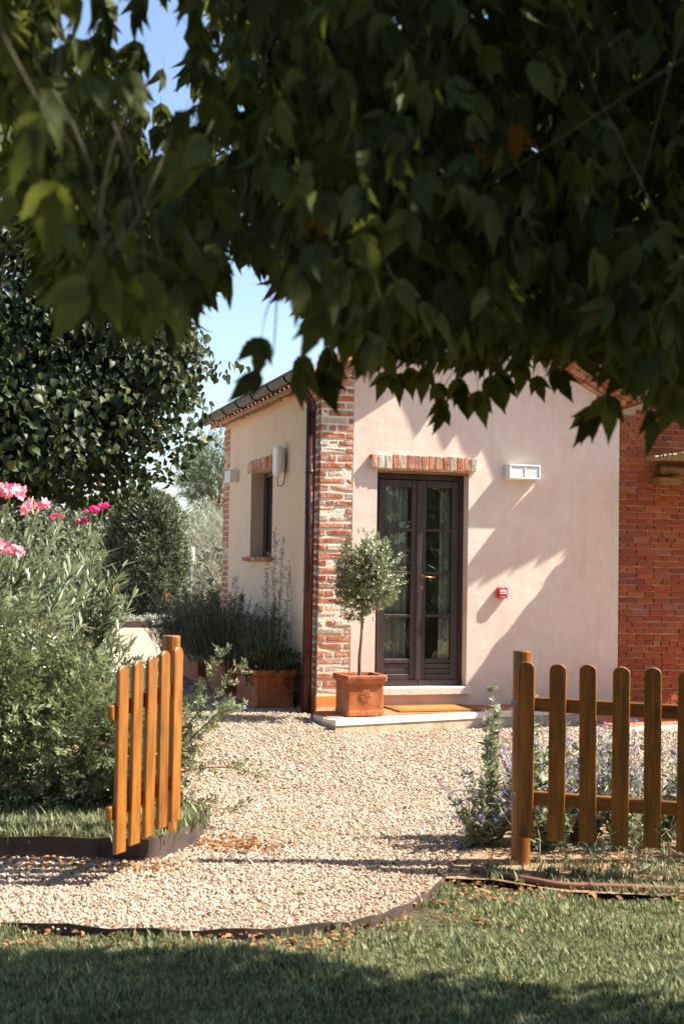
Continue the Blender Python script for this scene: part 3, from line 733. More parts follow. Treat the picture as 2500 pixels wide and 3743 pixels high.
# french door
door = empty("french_door", (0, 0, 0)); door.parent = house
DY = .13
f = MB()
f.box(DX0 + .002, DX0 + .055, DY, DY + .09, .336, DZ1 - .03, .004); f.box(DX1 - .055, DX1 - .002, DY, DY + .09, .336, DZ1 - .03, .004)
f.box(DX0 + .057, DX1 - .057, DY, DY + .09, DZ1 - .085, DZ1 - .031, .004)
f.build("door_frame", M['door_wood'], door)
CXD = 1.124
for (a, b) in ((DX0 + .06, CXD - .004), (CXD + .004, DX1 - .06)):
    lf = MB(); y0, y1 = DY - .012, DY + .045; z0, z1 = .385, DZ1 - .09
    lf.box(a, a + .078, y0, y1, z0, z1, .005); lf.box(b - .078, b, y0, y1, z0, z1, .005)
    lf.box(a + .0785, b - .0785, y0 + .002, y1, z1 - .075, z1 - .001, .005)
    gl0, gl1 = .615, z1 - .075; ph = (gl1 - gl0) / 4
    lf.box(a + .0785, b - .0785, y0 + .002, y1, z0 + .001, z0 + .07, .005)
    lf.box(a + .0785, b - .0785, y0 + .002, y1, gl0 - .045, gl0, .005)
    for k in (1, 2, 3):
        zz = gl0 + ph * k; lf.box(a + .0785, b - .0785, y0 + .006, y1 - .004, zz - .014, zz + .014, .004)
    leaf = lf.build("door_leaf", M['door_wood'], door)
    for k in range(2):
        zz = z0 + .072 + k * (gl0 - .047 - z0 - .072) / 2
        bb = MB(); bb.box(a + .079, b - .079, y0 + .012, y1 - .01, zz + .001, zz + (gl0 - .047 - z0 - .072) / 2 - .003, .004); bb.build("bottom_panel", M['door_wood'], leaf)
    for k in range(4):
        zz = gl0 + ph * k
        pb = MB(); pb.box(a + .079, b - .079, y0 + .026, y0 + .030, zz + .0145 * (k > 0), zz + ph - .0145 * (k < 3)); pb.build("pane", M['glass'], leaf)
    wb = MB(); wb.prism([(a, .345), (b, .345), (b, .392), (a, .392)], DY - .034, DY - .0125); wb.build("weather_bar", M['door_wood'], leaf)
ast = MB(); ast.box(CXD - .026, CXD + .026, DY - .030, DY - .0125, .395, DZ1 - .095, .008); ast.build("astragal", M['door_wood'], door)
hd = MB(); hd.tube([(1.158, DY - .012, 1.475), (1.158, DY - .065, 1.475), (1.175, DY - .075, 1.474), (1.29, DY - .075, 1.466)], [.010, .010, .011, .008], 10)
hd.build("handle", M['brass'], door, smooth=True)
hd = MB(); hd.tube([(1.158, DY - .013, 1.475), (1.158, DY - .022, 1.475)], .026, 14); hd.tube([(1.158, DY - .013, 1.36), (1.158, DY - .020, 1.36)], .020, 14); hd.build("rosette", M['brass'], door)
# curtains
def curtain(x0, x1, y, z0, z1, label, amp=.03, waves=5):
    nx, nz = 60, 10; V = []; Fc = []
    for k in range(nz):
        zz = z0 + (z1 - z0) * k / (nz - 1)
        for q in range(nx):
            t = q / (nx - 1); V.append((x0 + (x1 - x0) * t, y + amp * math.sin(t * waves * 6.28 + .5 * math.sin(zz * 1.3)) + .01 * math.sin(17 * t), zz))
    for k in range(nz - 1):
        for q in range(nx - 1): Fc.append((k * nx + q, k * nx + q + 1, (k + 1) * nx + q + 1, (k + 1) * nx + q))
    o = link("curtain", mesh("curtain", V, Fc), M['curtain'], smooth=True)
    md = o.modifiers.new("cloth", 'SOLIDIFY'); md.thickness = .003
    return tag(o, label, "curtain", "curtains behind the french door")
curtain(0.63, 1.03, .222, .36, 2.60, "pale curtain hanging behind the left leaf of the french door", .022, 4)
curtain(1.40, 1.62, .222, .36, 2.60, "pale curtain hanging behind the right leaf of the french door", .022, 3)
# side window
win = empty("window", (0, 0, 0)); win.parent = house
wx = .16
wf = MB(); wf.box(wx, wx + .06, WY0 + .003, WY0 + .06, WZ0 + .004, WZ1 - .003, .004); wf.box(wx, wx + .06, WY1 - .06, WY1 - .003, WZ0 + .004, WZ1 - .003, .004)
wf.box(wx, wx + .06, WY0 + .062, WY1 - .062, WZ1 - .06, WZ1 - .003, .004); wf.box(wx, wx + .06, WY0 + .062, WY1 - .062, WZ0 + .004, WZ0 + .07, .004)
wf.box(wx - .012, wx + .05, 2.51, 2.61, WZ0 + .072, WZ1 - .062, .004); wf.build("window_frame", M['door_wood'], win)
for (a, b) in ((WY0 + .062, 2.508), (2.612, WY1 - .062)):
    s = MB(); s.box(wx + .01, wx + .05, a, a + .05, WZ0 + .073, WZ1 - .063, .003); s.box(wx + .01, wx + .05, b - .05, b, WZ0 + .073, WZ1 - .063, .003)
    s = s.build("sash", M['door_wood'], win)
    p_ = MB(); p_.box(wx + .028, wx + .032, a + .051, b - .051, WZ0 + .072, WZ1 - .062); p_.build("pane", M['glass'], win)
# eaves along the side wall: two corbelled brick courses
for k, (o_, z0, z1) in enumerate(((.045, 3.442, 3.480), (.085, 3.484, 3.525))):
    es = MB(); es.box(-o_ + .012, .3, .02, HY, z0, z1); es = es.build("eave_course", M['mortar'], house)
    y = -.06
    while y < HY:
        L = .26; brick(es, -o_ - random.uniform(0, .006), .1, y, min(y + L, HY + .02), z0 - .001, z1 + .001, M['roof_tile'], jit=.003); y += L + .008
# roof
roof = MB()
RT0 = .165    # height of the roof underside above the wall line
for sgn in (0, 1):
    x0 = -.16 if sgn == 0 else HX + .16
    za = EZ + RT0 - SL * .16
    pts = [(x0, za), (APX, APZ + RT0), (APX, APZ + RT0 + .06), (x0, za + .06)]
    if sgn: pts = pts[::-1]
    roof.prism(pts, -.13, HY + .2)
roof = roof.build("roof", M['roof_tile'], house)
def barrel(L=.40, r0=.085, r1=.07, th=.014, n=7):
    V = []; Fc = []
    for i, (x, r) in enumerate(((0, r0), (L, r1))):
        for rr in (r, r - th):
            for k in range(n):
                a = math.pi * k / (n - 1); V.append((x, -math.cos(a) * rr, math.sin(a) * rr * .85))
    o = lambda i, s, k: (i * 2 + s) * n + k
    for k in range(n - 1):
        Fc += [(o(0, 0, k), o(1, 0, k), o(1, 0, k + 1), o(0, 0, k + 1)), (o(0, 1, k + 1), o(1, 1, k + 1), o(1, 1, k), o(0, 1, k)),
               (o(0, 0, k), o(0, 0, k + 1), o(0, 1, k + 1), o(0, 1, k)), (o(1, 0, k + 1), o(1, 0, k), o(1, 1, k), o(1, 1, k + 1))]
    for k in (0, n - 1): Fc.append((o(0, 0, k), o(0, 1, k), o(1, 1, k), o(1, 0, k)))
    me = mesh("roof_tile", V, Fc); me.materials.append(M['roof_tile']); return me
BARREL = barrel(); RAKE_BARREL = barrel(.42, .125, .072)
ang = math.atan(SL)
def tile_row(parent, xs, zs, dx, slope_ang, y, n, step=.335, me=None):
    for k in range(n):
        d = k * step
        x = xs + dx * d * math.cos(slope_ang); zz = zs + d * math.sin(slope_ang)
        m = Matrix.Translation((x, y + random.uniform(-.006, .006), zz + random.uniform(0, .006))) @ Matrix.Rotation(0 if dx > 0 else math.pi, 4, 'Z') @ Matrix.Rotation(-(slope_ang - .11), 4, 'Y')
        o = link("roof_tile", me or BARREL, None, parent); o.matrix_local = m
for y in (-.150, .045):
    tile_row(roof, -.20, EZ + RT0 + .05 - SL * .20, 1, ang, y, 6, me=RAKE_BARREL if y < 0 else None)
    tile_row(roof, HX + .20, EZ + RT0 + .05 - SL * .20, -1, ang, y, 6, me=RAKE_BARREL if y < 0 else None)
for k in range(25): tile_row(roof, -.15, EZ + RT0 + .045 - SL * .15, 1, ang, .24 + k * .195, 1)
# ridge tiles
for k in range(13):
    o = link("roof_tile", BARREL, None, roof); o.matrix_local = Matrix.Translation((APX, -.2 + k * .37, APZ + RT0 + .10)) @ Matrix.Rotation(math.pi / 2, 4, 'Z') @ Matrix.Scale(1.2, 4)
# corbelled courses under the rake of the gable
def rake(parent, x_start, z_start, sgn, slope_ang, length, courses, y_in, name, piece=.27):
    for (o_, n0, n1, mt) in courses:
        core = empty(name, (0, 0, 0)); core.parent = parent
        L = 0.0
        while L < length:
            l2 = min(L + piece, length)
            c = (L + l2) / 2
            me_ = brick_mesh(round(l2 - L - .008, 3), round(y_in + o_, 3), round(n1 - n0, 3), int(c * 50), .004, .003); me_.materials.append(mt)
            nc = (n0 + n1) / 2
            x = x_start + sgn * (c * math.cos(slope_ang)) - sgn * nc * math.sin(slope_ang)
            zz = z_start + c * math.sin(slope_ang) + nc * math.cos(slope_ang)
            o = link("brick", me_, None, core, loc=(x, (y_in - o_) / 2, zz), rot=(0, -sgn * slope_ang, 0))
            L = l2
RC = [(.035, .004, .036, M['roof_tile']), (.075, .040, .098, M['brick_pier']), (.125, .102, .138, M['roof_tile'])]
rl = APX / math.cos(ang) - .01
rake(house, 0.0, EZ, 1, ang, rl, RC, .05, "rake_course")
rake(house, HX, EZ, -1, ang, rl, RC, .05, "rake_course")
# gutter and downpipe
gu = MB(); n = 9; r = .078; V = []; Fc = []
ys = [-.27, HY + .25]
for y in ys:
    for rr in (r, r - .006):
        for k in range(n):
            a = math.pi + math.pi * k / (n - 1); V.append((-.235 + math.cos(a) * rr, y, 3.545 + math.sin(a) * rr))
for k in range(n - 1):
    Fc += [(k, k + 1, 2 * n + k + 1, 2 * n + k), (n + k + 1, n + k, 3 * n + k, 3 * n + k + 1)]
Fc += [(0, n, 3 * n, 2 * n), (n - 1, 3 * n - 1, 4 * n - 1, 2 * n - 1), tuple(range(n)), tuple(range(3 * n - 1, 2 * n - 1, -1))]
gut = link("gutter", mesh("gutter", V, Fc), M['copper_dark'], house, smooth=False)
for y in (.35, 1.1, 1.9, 2.7, 3.5, 4.3):
    bb = MB(); bb.tube([(-.235 + math.cos(a) * .083, y, 3.545 + math.sin(a) * .083) for a in np.linspace(math.pi * .95, math.pi * 2.05, 12)], .008, 6); bb.build("gutter_bracket", M['copper_dark'], gut)
bead = MB(); bead.tube([(-.318, -.27, 3.548), (-.318, HY + .25, 3.548)], .012, 6); bead.build("gutter_bead", M['copper_dark'], gut)
dp = MB(); dp.tube(dense([(-.215, .06, 3.49), (-.21, .06, 3.42), (-.15, .065, 3.33), (-.092, .07, 3.24), (-.085, .07, 3.14)], 4), .050, 14); dp.tube([(-.085, .07, 3.16), (-.085, .07, .05)], .050, 16)
dp = dp.build("downpipe", M['copper'], house, smooth=True)
for zz in (3.17, 2.52, 1.32):
    bb = MB(); bb.tube([(-.085, .07, zz - .012), (-.085, .07, zz + .012)], .055, 16); bb.build("pipe_collar", M['copper'], dp)

# ---- wall lamps, call point, antenna
def wall_lamp(label, loc, rz):
    r_ = empty("wall_lamp", loc, label, "wall lamp", "wall lamps on the farmhouse", rz)
    b = MB(); b.box(-.185, .185, -.03, 0.0, -.08, .08, .008); b.build("back_plate", M['white_plastic'], r_)
    b = MB(); b.prism([(-.16, -.055), (.16, -.055), (.16, .06), (-.16, .06)], -.105, -.032); b.build("diffuser", M['frosted'], r_)
    b = MB(); b.box(-.178, .178, -.112, -.031, .061, .078, .005); b.box(-.178, .178, -.112, -.031, -.074, -.057, .005)
    b.box(-.178, -.161, -.112, -.031, -.0565, .0605, .004); b.box(.161, .178, -.112, -.031, -.0565, .0605, .004); b.build("frame", M['white_plastic'], r_)
    b = MB(); b.box(-.004, .004, -.110, -.1055, -.056, .060); b.build("divider", M['white_plastic'], r_)
    return r_
wall_lamp("white rectangular bulkhead lamp on the front wall right of the door", (2.225, -.002, 2.600), 0)
wall_lamp("white rectangular bulkhead lamp near the far end of the side wall", (-.002, 4.05, 2.715), -math.pi / 2)
fc = empty("fire_call_point", (2.012, -.002, 1.317), "small red fire alarm call point on the pink front wall", "call point")
b = MB(); b.box(-.056, .056, -.055, 0, -.058, .058, .008); b.build("housing", M['red_plastic'], fc)
b = MB(); b.box(-.036, .036, -.059, -.0555, -.012, .030, .001); b.build("push_plate", M['white_plastic'], fc)
b = MB(); b.tube([(0, -.0592, .009), (0, -.0615, .009)], .007, 10)
for s_ in (-1, 1): b.prism([(s_ * .012, .009), (s_ * .026, .016), (s_ * .026, .002)][::s_], -.0612, -.0592)
b.build("mark", M['black'], fc)
b = MB()
for k in range(7): b.box(-.02 + k * .0075, -.0155 + k * .0075, -.0575, -.0552, -.046, -.040)
b.box(-.005, .005, -.0575, -.0552, .040, .050); b.build("lettering", M['white_plastic'], fc)
an = empty("antenna_box", (-.002, 1.42, 2.74), "white flat antenna box with a black cable on the side wall", "antenna", rz=-math.pi / 2)
b = MB(); b.box(-.11, .11, -.125, -.055, -.165, .165, .022); b.build("cover", M['white_plastic'], an, smooth=False)
b = MB(); b.box(-.09, .09, -.053, -.028, -.13, .145, .01); b.build("back_shell", M['white_plastic'], an)
b = MB(); b.box(-.03, .03, -.027, 0, -.06, .06, .005); b.build("bracket", M['grey_metal'], an)
b = MB(); b.tube(dense([(-.03, -.08, -.17), (-.03, -.08, -.23), (-.02, -.075, -.275), (.02, -.05, -.285), (.05, -.03, -.25), (.055, -.02, -.16), (.05, -.02, -.05)], 4), .005, 6); b.build("cable", M['black'], an)

# ------------------------------------------------------------------ brick wing with its roof and reed shelter
wing = empty("brick_wall", (3.41, 0, 0), "old red brick wall of the wing joining the house at right", "brick wall")
WS = .33; WX1 = 1.25
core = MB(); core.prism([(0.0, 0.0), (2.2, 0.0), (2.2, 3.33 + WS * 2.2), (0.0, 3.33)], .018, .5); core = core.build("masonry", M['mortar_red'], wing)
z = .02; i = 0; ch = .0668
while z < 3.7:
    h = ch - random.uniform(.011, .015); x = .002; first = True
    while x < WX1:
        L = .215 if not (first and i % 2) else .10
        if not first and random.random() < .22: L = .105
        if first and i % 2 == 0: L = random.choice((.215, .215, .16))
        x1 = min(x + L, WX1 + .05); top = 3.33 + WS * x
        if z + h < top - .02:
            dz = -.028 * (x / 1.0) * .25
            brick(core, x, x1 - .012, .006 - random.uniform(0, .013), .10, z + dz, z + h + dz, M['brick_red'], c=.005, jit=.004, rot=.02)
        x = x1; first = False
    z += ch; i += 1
wr = MB(); wr.prism([(-.02, 3.49), (2.4, 3.49 + WS * 2.42), (2.4, 3.55 + WS * 2.42), (-.02, 3.55)], -.34, 1.6); wr = wr.build("wing_roof", M['roof_tile'], wing)
wa = math.atan(WS)
rake(wing, 0.0, 3.34, 1, wa, 2.3, [(.03, .0, .055, M['brick_red']), (.08, .060, .095, M['roof_tile']), (.16, .098, .135, M['roof_tile'])], .05, "rake_course")
tile_row(wr, -.04, 3.555, 1, wa, -.36, 7, me=RAKE_BARREL); tile_row(wr, -.04, 3.555, 1, wa, -.18, 7)
# shelter of logs and reed mat
sh = empty("log_shelter", (3.7, -.7, 0), "rustic log and reed lean-to shelter against the brick wing", "shelter")
b = MB()
for k in range(34): b.tube([(random.uniform(-.03, .02), -.72 + k * .041, 2.80 + random.uniform(-.006, .006)), (2.6, -.72 + k * .041 + random.uniform(-.01, .01), 2.86)], .0245, 6)
b = b.build("reed_mat", M['reed'], sh); b["kind"] = "stuff"
for yy in (.60, -.55):
    b = MB(); b.tube([(.16 + .02 * (yy < 0), yy, 2.685), (1.4, yy, 2.70), (2.6, yy, 2.71)], [.058, .066, .07], 12); b.build("log_beam", M['log'], sh, smooth=True)
b = MB(); b.box(.10, .36, .50, .69, 2.52, 2.60, .006); b.build("corbel_block", M['log'], sh)
for yy in (-.55, .55):
    b = MB(); b.tube([(2.45, yy, 0), (2.45, yy, 2.64)], [.075, .065], 10); b.build("post", M['log'], sh, smooth=True)

# ------------------------------------------------------------------ paving at the door
def clip(poly, edge_poly):
    out = list(poly); n = len(edge_poly)
    for i in range(n):
        a = edge_poly[i]; b2 = edge_poly[(i + 1) % n]; inp = out; out = []
        if not inp: break
        sd = lambda p: (b2[0] - a[0]) * (p[1] - a[1]) - (b2[1] - a[1]) * (p[0] - a[0])
        for k in range(len(inp)):
            p, q = inp[k], inp[(k + 1) % len(inp)]; sp, sq = sd(p), sd(q)
            if sp >= 0: out.append(p)
            if (sp >= 0) != (sq >= 0):
                t = sp / (sp - sq); out.append((p[0] + (q[0] - p[0]) * t, p[1] + (q[1] - p[1]) * t))
    return out
def terrace(label, outline, coping, tilepoly, ztop, tw=.30, td=.15):
    e = empty("terrace", (outline[0][0], outline[0][1], 0), label, "terrace", "door terraces")
    off = np.array([outline[0][0], outline[0][1], 0])
    def put(o): o.location = tuple(-off); return o
    b = MB(); b.slab(outline, -.05, ztop - .052); put(b.build("concrete_base", M['concrete'], e))
    b = MB(); inset = [(p[0] * .999 + .001, p[1] * .995) for p in outline]; b.slab(inset, ztop - .0515, ztop - .012); put(b.build("mortar_bed", M['mortar'], e))
    for q in coping:
        b = MB(); b.slab(q, ztop - .050, ztop + .002); put(b.build("coping_stone", M['travertine'], e))
    r_ = 0; y = -.006
    while y > -1.3:
        x = -.4 - (r_ % 2) * tw / 2
        while x < 5.6:
            c = clip([(x, y - td + .004), (x + tw - .004, y - td + .004), (x + tw - .004, y), (x, y)], tilepoly)
            if len(c) >= 3:
                A = abs(sum(c[i][0] * c[(i + 1) % len(c)][1] - c[(i + 1) % len(c)][0] * c[i][1] for i in range(len(c)))) / 2
                if A > .004:
                    b = MB(); b.slab(c, ztop - .03, ztop + random.uniform(-.001, .001)); put(b.build("tile", M['tile'], e))
            x += tw
        y -= td; r_ += 1
    return e
def cop(p, q, w, n):
    p = np.array(p); q = np.array(q); t = (q - p) / np.linalg.norm(q - p); nr = np.array([-t[1], t[0]]); out = []
    for k in range(n):
        a = p + (q - p) * (k / n) + t * .002; c = p + (q - p) * ((k + 1) / n) - t * .002
        out.append([tuple(a), tuple(c), tuple(c + nr * w), tuple(a + nr * w)])
    return out
terrace("terracotta tiled terrace with pale stone edge under the french door", SLAB1,
        cop((-.125, -1.10), (1.93, -.645), .10, 3) + cop((1.935, -.645), (2.745, -.53), .10, 1),
        [(-.15, -.5), (-.10, -.975), (1.92, -.53), (2.73, -.42), (2.73, -.006), (0.004, -.006)], .14)
terrace("lower tiled terrace behind the right gate beside the brick wing", SLAB2,
        cop((2.765, -1.33), (5.6, -1.11), .10, 3), [(2.77, -1.22), (5.59, -1.0), (5.59, -.006), (2.77, -.006)], .03)
# doormat
dm = empty("doormat", (1.12, -.31, .142), "brown coir doormat with dark border stripes in front of the door", "doormat", rz=.03)
b = MB(); b.box(-.44, .44, -.26, .25, 0, .016, .004); b.build("mat", M['coir'], dm)
def ring(w, d, t, z0, z1):
    b = MB(); b.box(-w, w, -d, -d + t, z0, z1); b.box(-w, w, d - t, d, z0, z1); b.box(-w, -w + t, -d + t, d - t, z0, z1); b.box(w - t, w, -d + t, d - t, z0, z1); return b
ring(.425, .24, .022, .0165, .0175).build("border_stripe", M['coir_dark'], dm); ring(.375, .19, .022, .0165, .0175).build("border_stripe", M['coir_dark'], dm)

# ------------------------------------------------------------------ terracotta pots
def pot(label, loc, w, d, h, rim=.06, rz=0.0, rosette=False):
    e = empty("terracotta_planter", loc, label, "planter", "terracotta planters by the house", rz)
    b = MB()
    prof = [(0.955, 0.0), (0.955, .030), (0.94, .045), (0.925, .055), (0.93, h - .085), (0.955, h - .07), (1.0 + rim * .55, h - .052), (1.0 + rim * .75, h - .03), (1.0 + rim * .68, h - .008), (1.0 + rim * .4, h), (0.88, h), (0.85, h - .06)]
    V = []; Fc = []; n = len(prof)
    cr = .10
    base = []
    for sx, sy in ((1, 1), (-1, 1), (-1, -1), (1, -1)):
        k = [(1, 1 - cr), (1 - cr, 1)] if sx * sy > 0 else [(1 - cr, 1), (1, 1 - cr)]
        base += [(sx * a, sy * c) for a, c in k]
    m_ = len(base)
    for s, zz in prof:
        for a, c in base:
            ex = (s - 1) * min(w, d) / 2
            V.append((a * (w / 2 + ex), c * (d / 2 + ex), zz))
    for i in range(n - 1):
        for k in range(m_): Fc.append((i * m_ + k, i * m_ + (k + 1) % m_, (i + 1) * m_ + (k + 1) % m_, (i + 1) * m_ + k))
    Fc.append(tuple(range(m_ - 1, -1, -1)))
    b.add(V, Fc); b.build("pot", M['terracotta'], e)
    b = MB(); b.box(-w * .45, w * .45, -d * .45, d * .45, h - .10, h - .045); b.build("soil", M['soil'], e)
    if rosette:
        b = MB()
        for ringr, cnt, rr in ((.048, 11, .012), (.026, 7, .010), (0, 1, .012)):
            for k in range(cnt):
                a = 6.283 * k / max(cnt, 1)
                b.tube([(ringr * math.cos(a), -d / 2 * .955, h * .50 + ringr * math.sin(a)), (ringr * math.cos(a), -d / 2 * .955 - .004, h * .50 + ringr * math.sin(a))], [rr, rr * .6], 8)
        b.build("rosette", M['terracotta'], e)
    return e
PT = (.262, -.61, .142)
pot("square terracotta pot with flower rosette holding the topiary by the door", PT, .40, .40, .385, .10, 0.03, True)
PL = [(-.30, .98, .46, .96), (-.33, 2.42, .46, .9), (-.36, 3.95, .48, 1.0)]
pot("large terracotta trough nearest the downpipe, planted with rosemary and creeper", (PL[0][0], PL[0][1], .075), .46, .96, .40, .05, 0.0)
pot("shaded terracotta trough in the middle of the row along the side wall", (PL[1][0], PL[1][1], .075), .46, .90, .40, .05, 0.0)
pot("shaded terracotta trough farthest along the side wall", (PL[2][0], PL[2][1], .075), .48, 1.0, .40, .05, 0.0)

# ------------------------------------------------------------------ picket gates
def picket_mesh(L, w, t):
    n = 9; pts = [(-w / 2, 0), (w / 2, 0)]
    for k in range(n): a = math.pi * k / (n - 1); pts.append((math.cos(a) * w / 2, L - w / 2 * .8 + math.sin(a) * w / 2 * .8))
    c = .0035; m_ = len(pts); cx, cz = 0, L / 2
    def inset(p): 
        return (p[0] * (1 - c / (w / 2)), cz + (p[1] - cz) * (1 - c / (L / 2)))
    ip = [inset(p) for p in pts]
    V = [(p[0], -t / 2, p[1]) for p in ip] + [(p[0], -t / 2 + c, p[1]) for p in pts] + [(p[0], t / 2 - c, p[1]) for p in pts] + [(p[0], t / 2, p[1]) for p in ip]
    Fc = [tuple(range(m_)), tuple(range(4 * m_ - 1, 3 * m_ - 1, -1))]
    for r_ in range(3):
        for k in range(m_): Fc.append((r_ * m_ + (k + 1) % m_, r_ * m_ + k, (r_ + 1) * m_ + k, (r_ + 1) * m_ + (k + 1) % m_))
    me = mesh("picket", V, Fc); me.materials.append(M['fence']); return me
PICK = [picket_mesh(.925, .088, .023) for _ in range(1)][0]
def gate(label, p0, p1, n, z0, z1, ext, side, tilt=0.0):
    """p0 hinge-side picket, p1 last picket (right, ahead); z0/z1 foot heights; side = direction the pickets face relative to the rails"""
    A = W(*p0, z0); B = W(*p1, z1)
    e = empty("picket_gate", (A[0], A[1], 0), label, "gate", "wooden picket gates")
    t = (B - A); L = math.hypot(t[0], t[1]); yaw = math.atan2(t[1], t[0])
    e.rotation_euler = (0, 0, yaw)
    for k in range(n):
        u = k / (n - 1); zz = z0 + (z1 - z0) * u
        o = link("picket", PICK, None, e, loc=(L * u, side * .027, zz + random.uniform(-.004, .004)), rot=(random.uniform(-.008, .008), tilt + random.uniform(-.008, .008), random.uniform(-.02, .02)))
    for zr in (.17, .665):
        x0, x1 = -.05, L + ext; s = (z1 - z0) / L
        b = MB(); V, Fc = chamfer(x1 - x0, .028, .075, .005)
        o = link("rail", mesh("rail", V, Fc), M['fence_h'], e, loc=((x0 + x1) / 2, 0, zr + .037 + z0 + s * (x0 + x1) / 2), rot=(0, -math.atan(s), 0))
    for zr in (.21, .70):
        b = MB(); b.box(-.085, .02, -side * .0165, -side * .0145, z0 + zr - .012, z0 + zr + .014); b.build("hinge_plate", M['grey_metal'], e)
    return e
M['fence_h'] = m_wood("varnished_pine_rail", (0.035, 0.010, 0.0015), (0.36, 0.126, 0.011), (1.4, 26, 26), .42, .10)
gate("open left picket gate, sunlit orange, swung back beside the shrubs", (-0.890, 7.04), (-1.098, 6.545), 5, .215, .150, .075, 1)
gate("right picket gate seen from its dark shaded front by the flower bed", (0.995, 6.985), (2.10, 6.69), 8, .170, .155, .08, -1)
def fpost(label, lat, fwd, h, z=0.0, r=.052):
    p = W(lat, fwd, z); e = empty("fence_post", p, label, "post", "round wooden gate posts")
    b = MB(); b.tube([(0, 0, -.1), (0, 0, h * .5), (0, 0, h - .006), (0, 0, h)], [r, r * .985, r * .975, r * .93], 18); b.build("post", M['fence'], e, smooth=False)
    return e
fpost("round wooden post carrying the left gate", -0.935, 7.28, 1.115, .07)
fpost("round wooden post carrying the right gate at the flower bed corner", 0.985, 7.085, 1.145, 0.0)

# ------------------------------------------------------------------ plants
def branchy(mb, p0, p1, r0, r1, bend=.15, k=6, n=5):
    p0 = np.array(p0, float); p1 = np.array(p1, float); side = rdir(1)[0] * np.linalg.norm(p1 - p0) * bend
    pts = [p0 + (p1 - p0) * t + side * math.sin(math.pi * t) for t in np.linspace(0, 1, n)]
    mb.tube([tuple(p) for p in pts], list(np.linspace(r0, r1, n)), k, cap=False); return pts
def wleaves(pts, dirs, S, tm, upbias=.5, nrm=None):
    n = len(pts); N = nrm if nrm is not None else rdir(n) + np.array([0, 0, 1.0])
    return cloud(pts, dirs, N, S, tm)

# --- topiary ball in the pot
tp = empty("topiary_tree", (PT[0], PT[1], .45), "clipped ball topiary on a thin stem in the square pot", "topiary")
b = MB(); b.tube(dense([(.0, 0, -.03), (-.006, 0, .22), (.012, .0, .45), (.018, .0, .72), (.03, 0, 1.0)], 4), [.019 - .0004 * k for k in range(17)], 8)
stem_top = np.array([.03, 0, .95])
for k in range(26): branchy(b, stem_top + np.array([0, 0, -.18 + .014 * k]), stem_top + rdir(1)[0] * np.array([.19, .19, .24]) + np.array([0, 0, .05]), .006, .002, .1, 5, 4)
b.build("trunk", M['bark'], tp, smooth=True)
P, d = blob(1000, (.03, 0, 1.00), (.255, .26, .37), .40, 3, .34)
P2, d2 = blob(110, (.03, 0, 1.02), (.30, .30, .42), .97, 5, .30)
P = np.concatenate([P, P2]); d = np.concatenate([d, d2])
D = d + rdir(len(d)) * .6 + np.array([0, 0, .55])
leaves_obj("crown", wleaves(P, D, RG.uniform(.05, .085, len(P)), SPRIG_LAUREL), M['laurel'], tp)

# --- rosemary in the troughs
def rosemary(label, loc, n, hmin, hmax, sx, sy, extra=None):
    e = empty("rosemary_bush", loc, label, "rosemary", "rosemary bushes along the side wall")
    b = MB(); parts = []
    stems = []
    for k in range(n):
        a = RG.uniform(0, 6.28); r_ = math.sqrt(RG.uniform(0, 1)); x = math.cos(a) * r_ * sx; y = math.sin(a) * r_ * sy
        h = RG.uniform(hmin, hmax) * (1 - .45 * r_); stems.append((x, y, h, x * .5 + RG.normal(0, .06), y * .35 + RG.normal(0, .08)))
    stems += extra or []
    for (x, y, h, lx, ly) in stems:
        t_ = np.linspace(0, 1, 5); pts = [(x + lx * t ** 1.4 + RG.normal(0, .008), y + ly * t ** 1.4 + RG.normal(0, .008), h * t) for t in t_]
        b.tube(pts, [.005, .004, .003, .0025, .0015], 4, cap=False)
        m_ = int(h * 170); tt = RG.uniform(.12, 1.0, m_); P = np.stack([np.interp(tt, t_, [p[i] for p in pts]) for i in range(3)], 1)
        D = rdir(m_) * np.array([1, 1, .35]) + np.array([0, 0, .45]); parts.append(cloud(P, D, rdir(m_), RG.uniform(.026, .048, m_), NEEDLE))
        m2 = int(h * 16); tt = RG.uniform(.2, .9, m2); P = np.stack([np.interp(tt, t_, [p[i] for p in pts]) for i in range(3)], 1)
        D = rdir(m2) * np.array([1, 1, .2]) + np.array([0, 0, .9]); parts.append(cloud(P, D, rdir(m2), RG.uniform(.06, .13, m2), SPRIG_NEEDLE))
    b.build("stems", M['twig'], e)["kind"] = "stuff"
    leaves_obj("foliage", join(parts), M['rosemary'], e)
    return e
ex = [(.05 + .06 * i, .05 * i - .1, h, -.05 + .05 * i, .02 * i) for i, h in enumerate((1.30, 1.55, 1.45, 1.2))]
rosemary("tall upright rosemary with long spires in the trough nearest the downpipe", (PL[0][0] - .02, PL[0][1] + .05, .43), 60, .40, 1.0, .2, .4, ex)
rosemary("dark bushy rosemary in the middle trough of the row", (PL[1][0] - .12, PL[1][1], .40), 150, .4, 1.15, .40, .6)
rosemary("dark rosemary in the farthest trough of the row", (PL[2][0] - .15, PL[2][1], .40), 140, .4, 1.1, .46, .7)
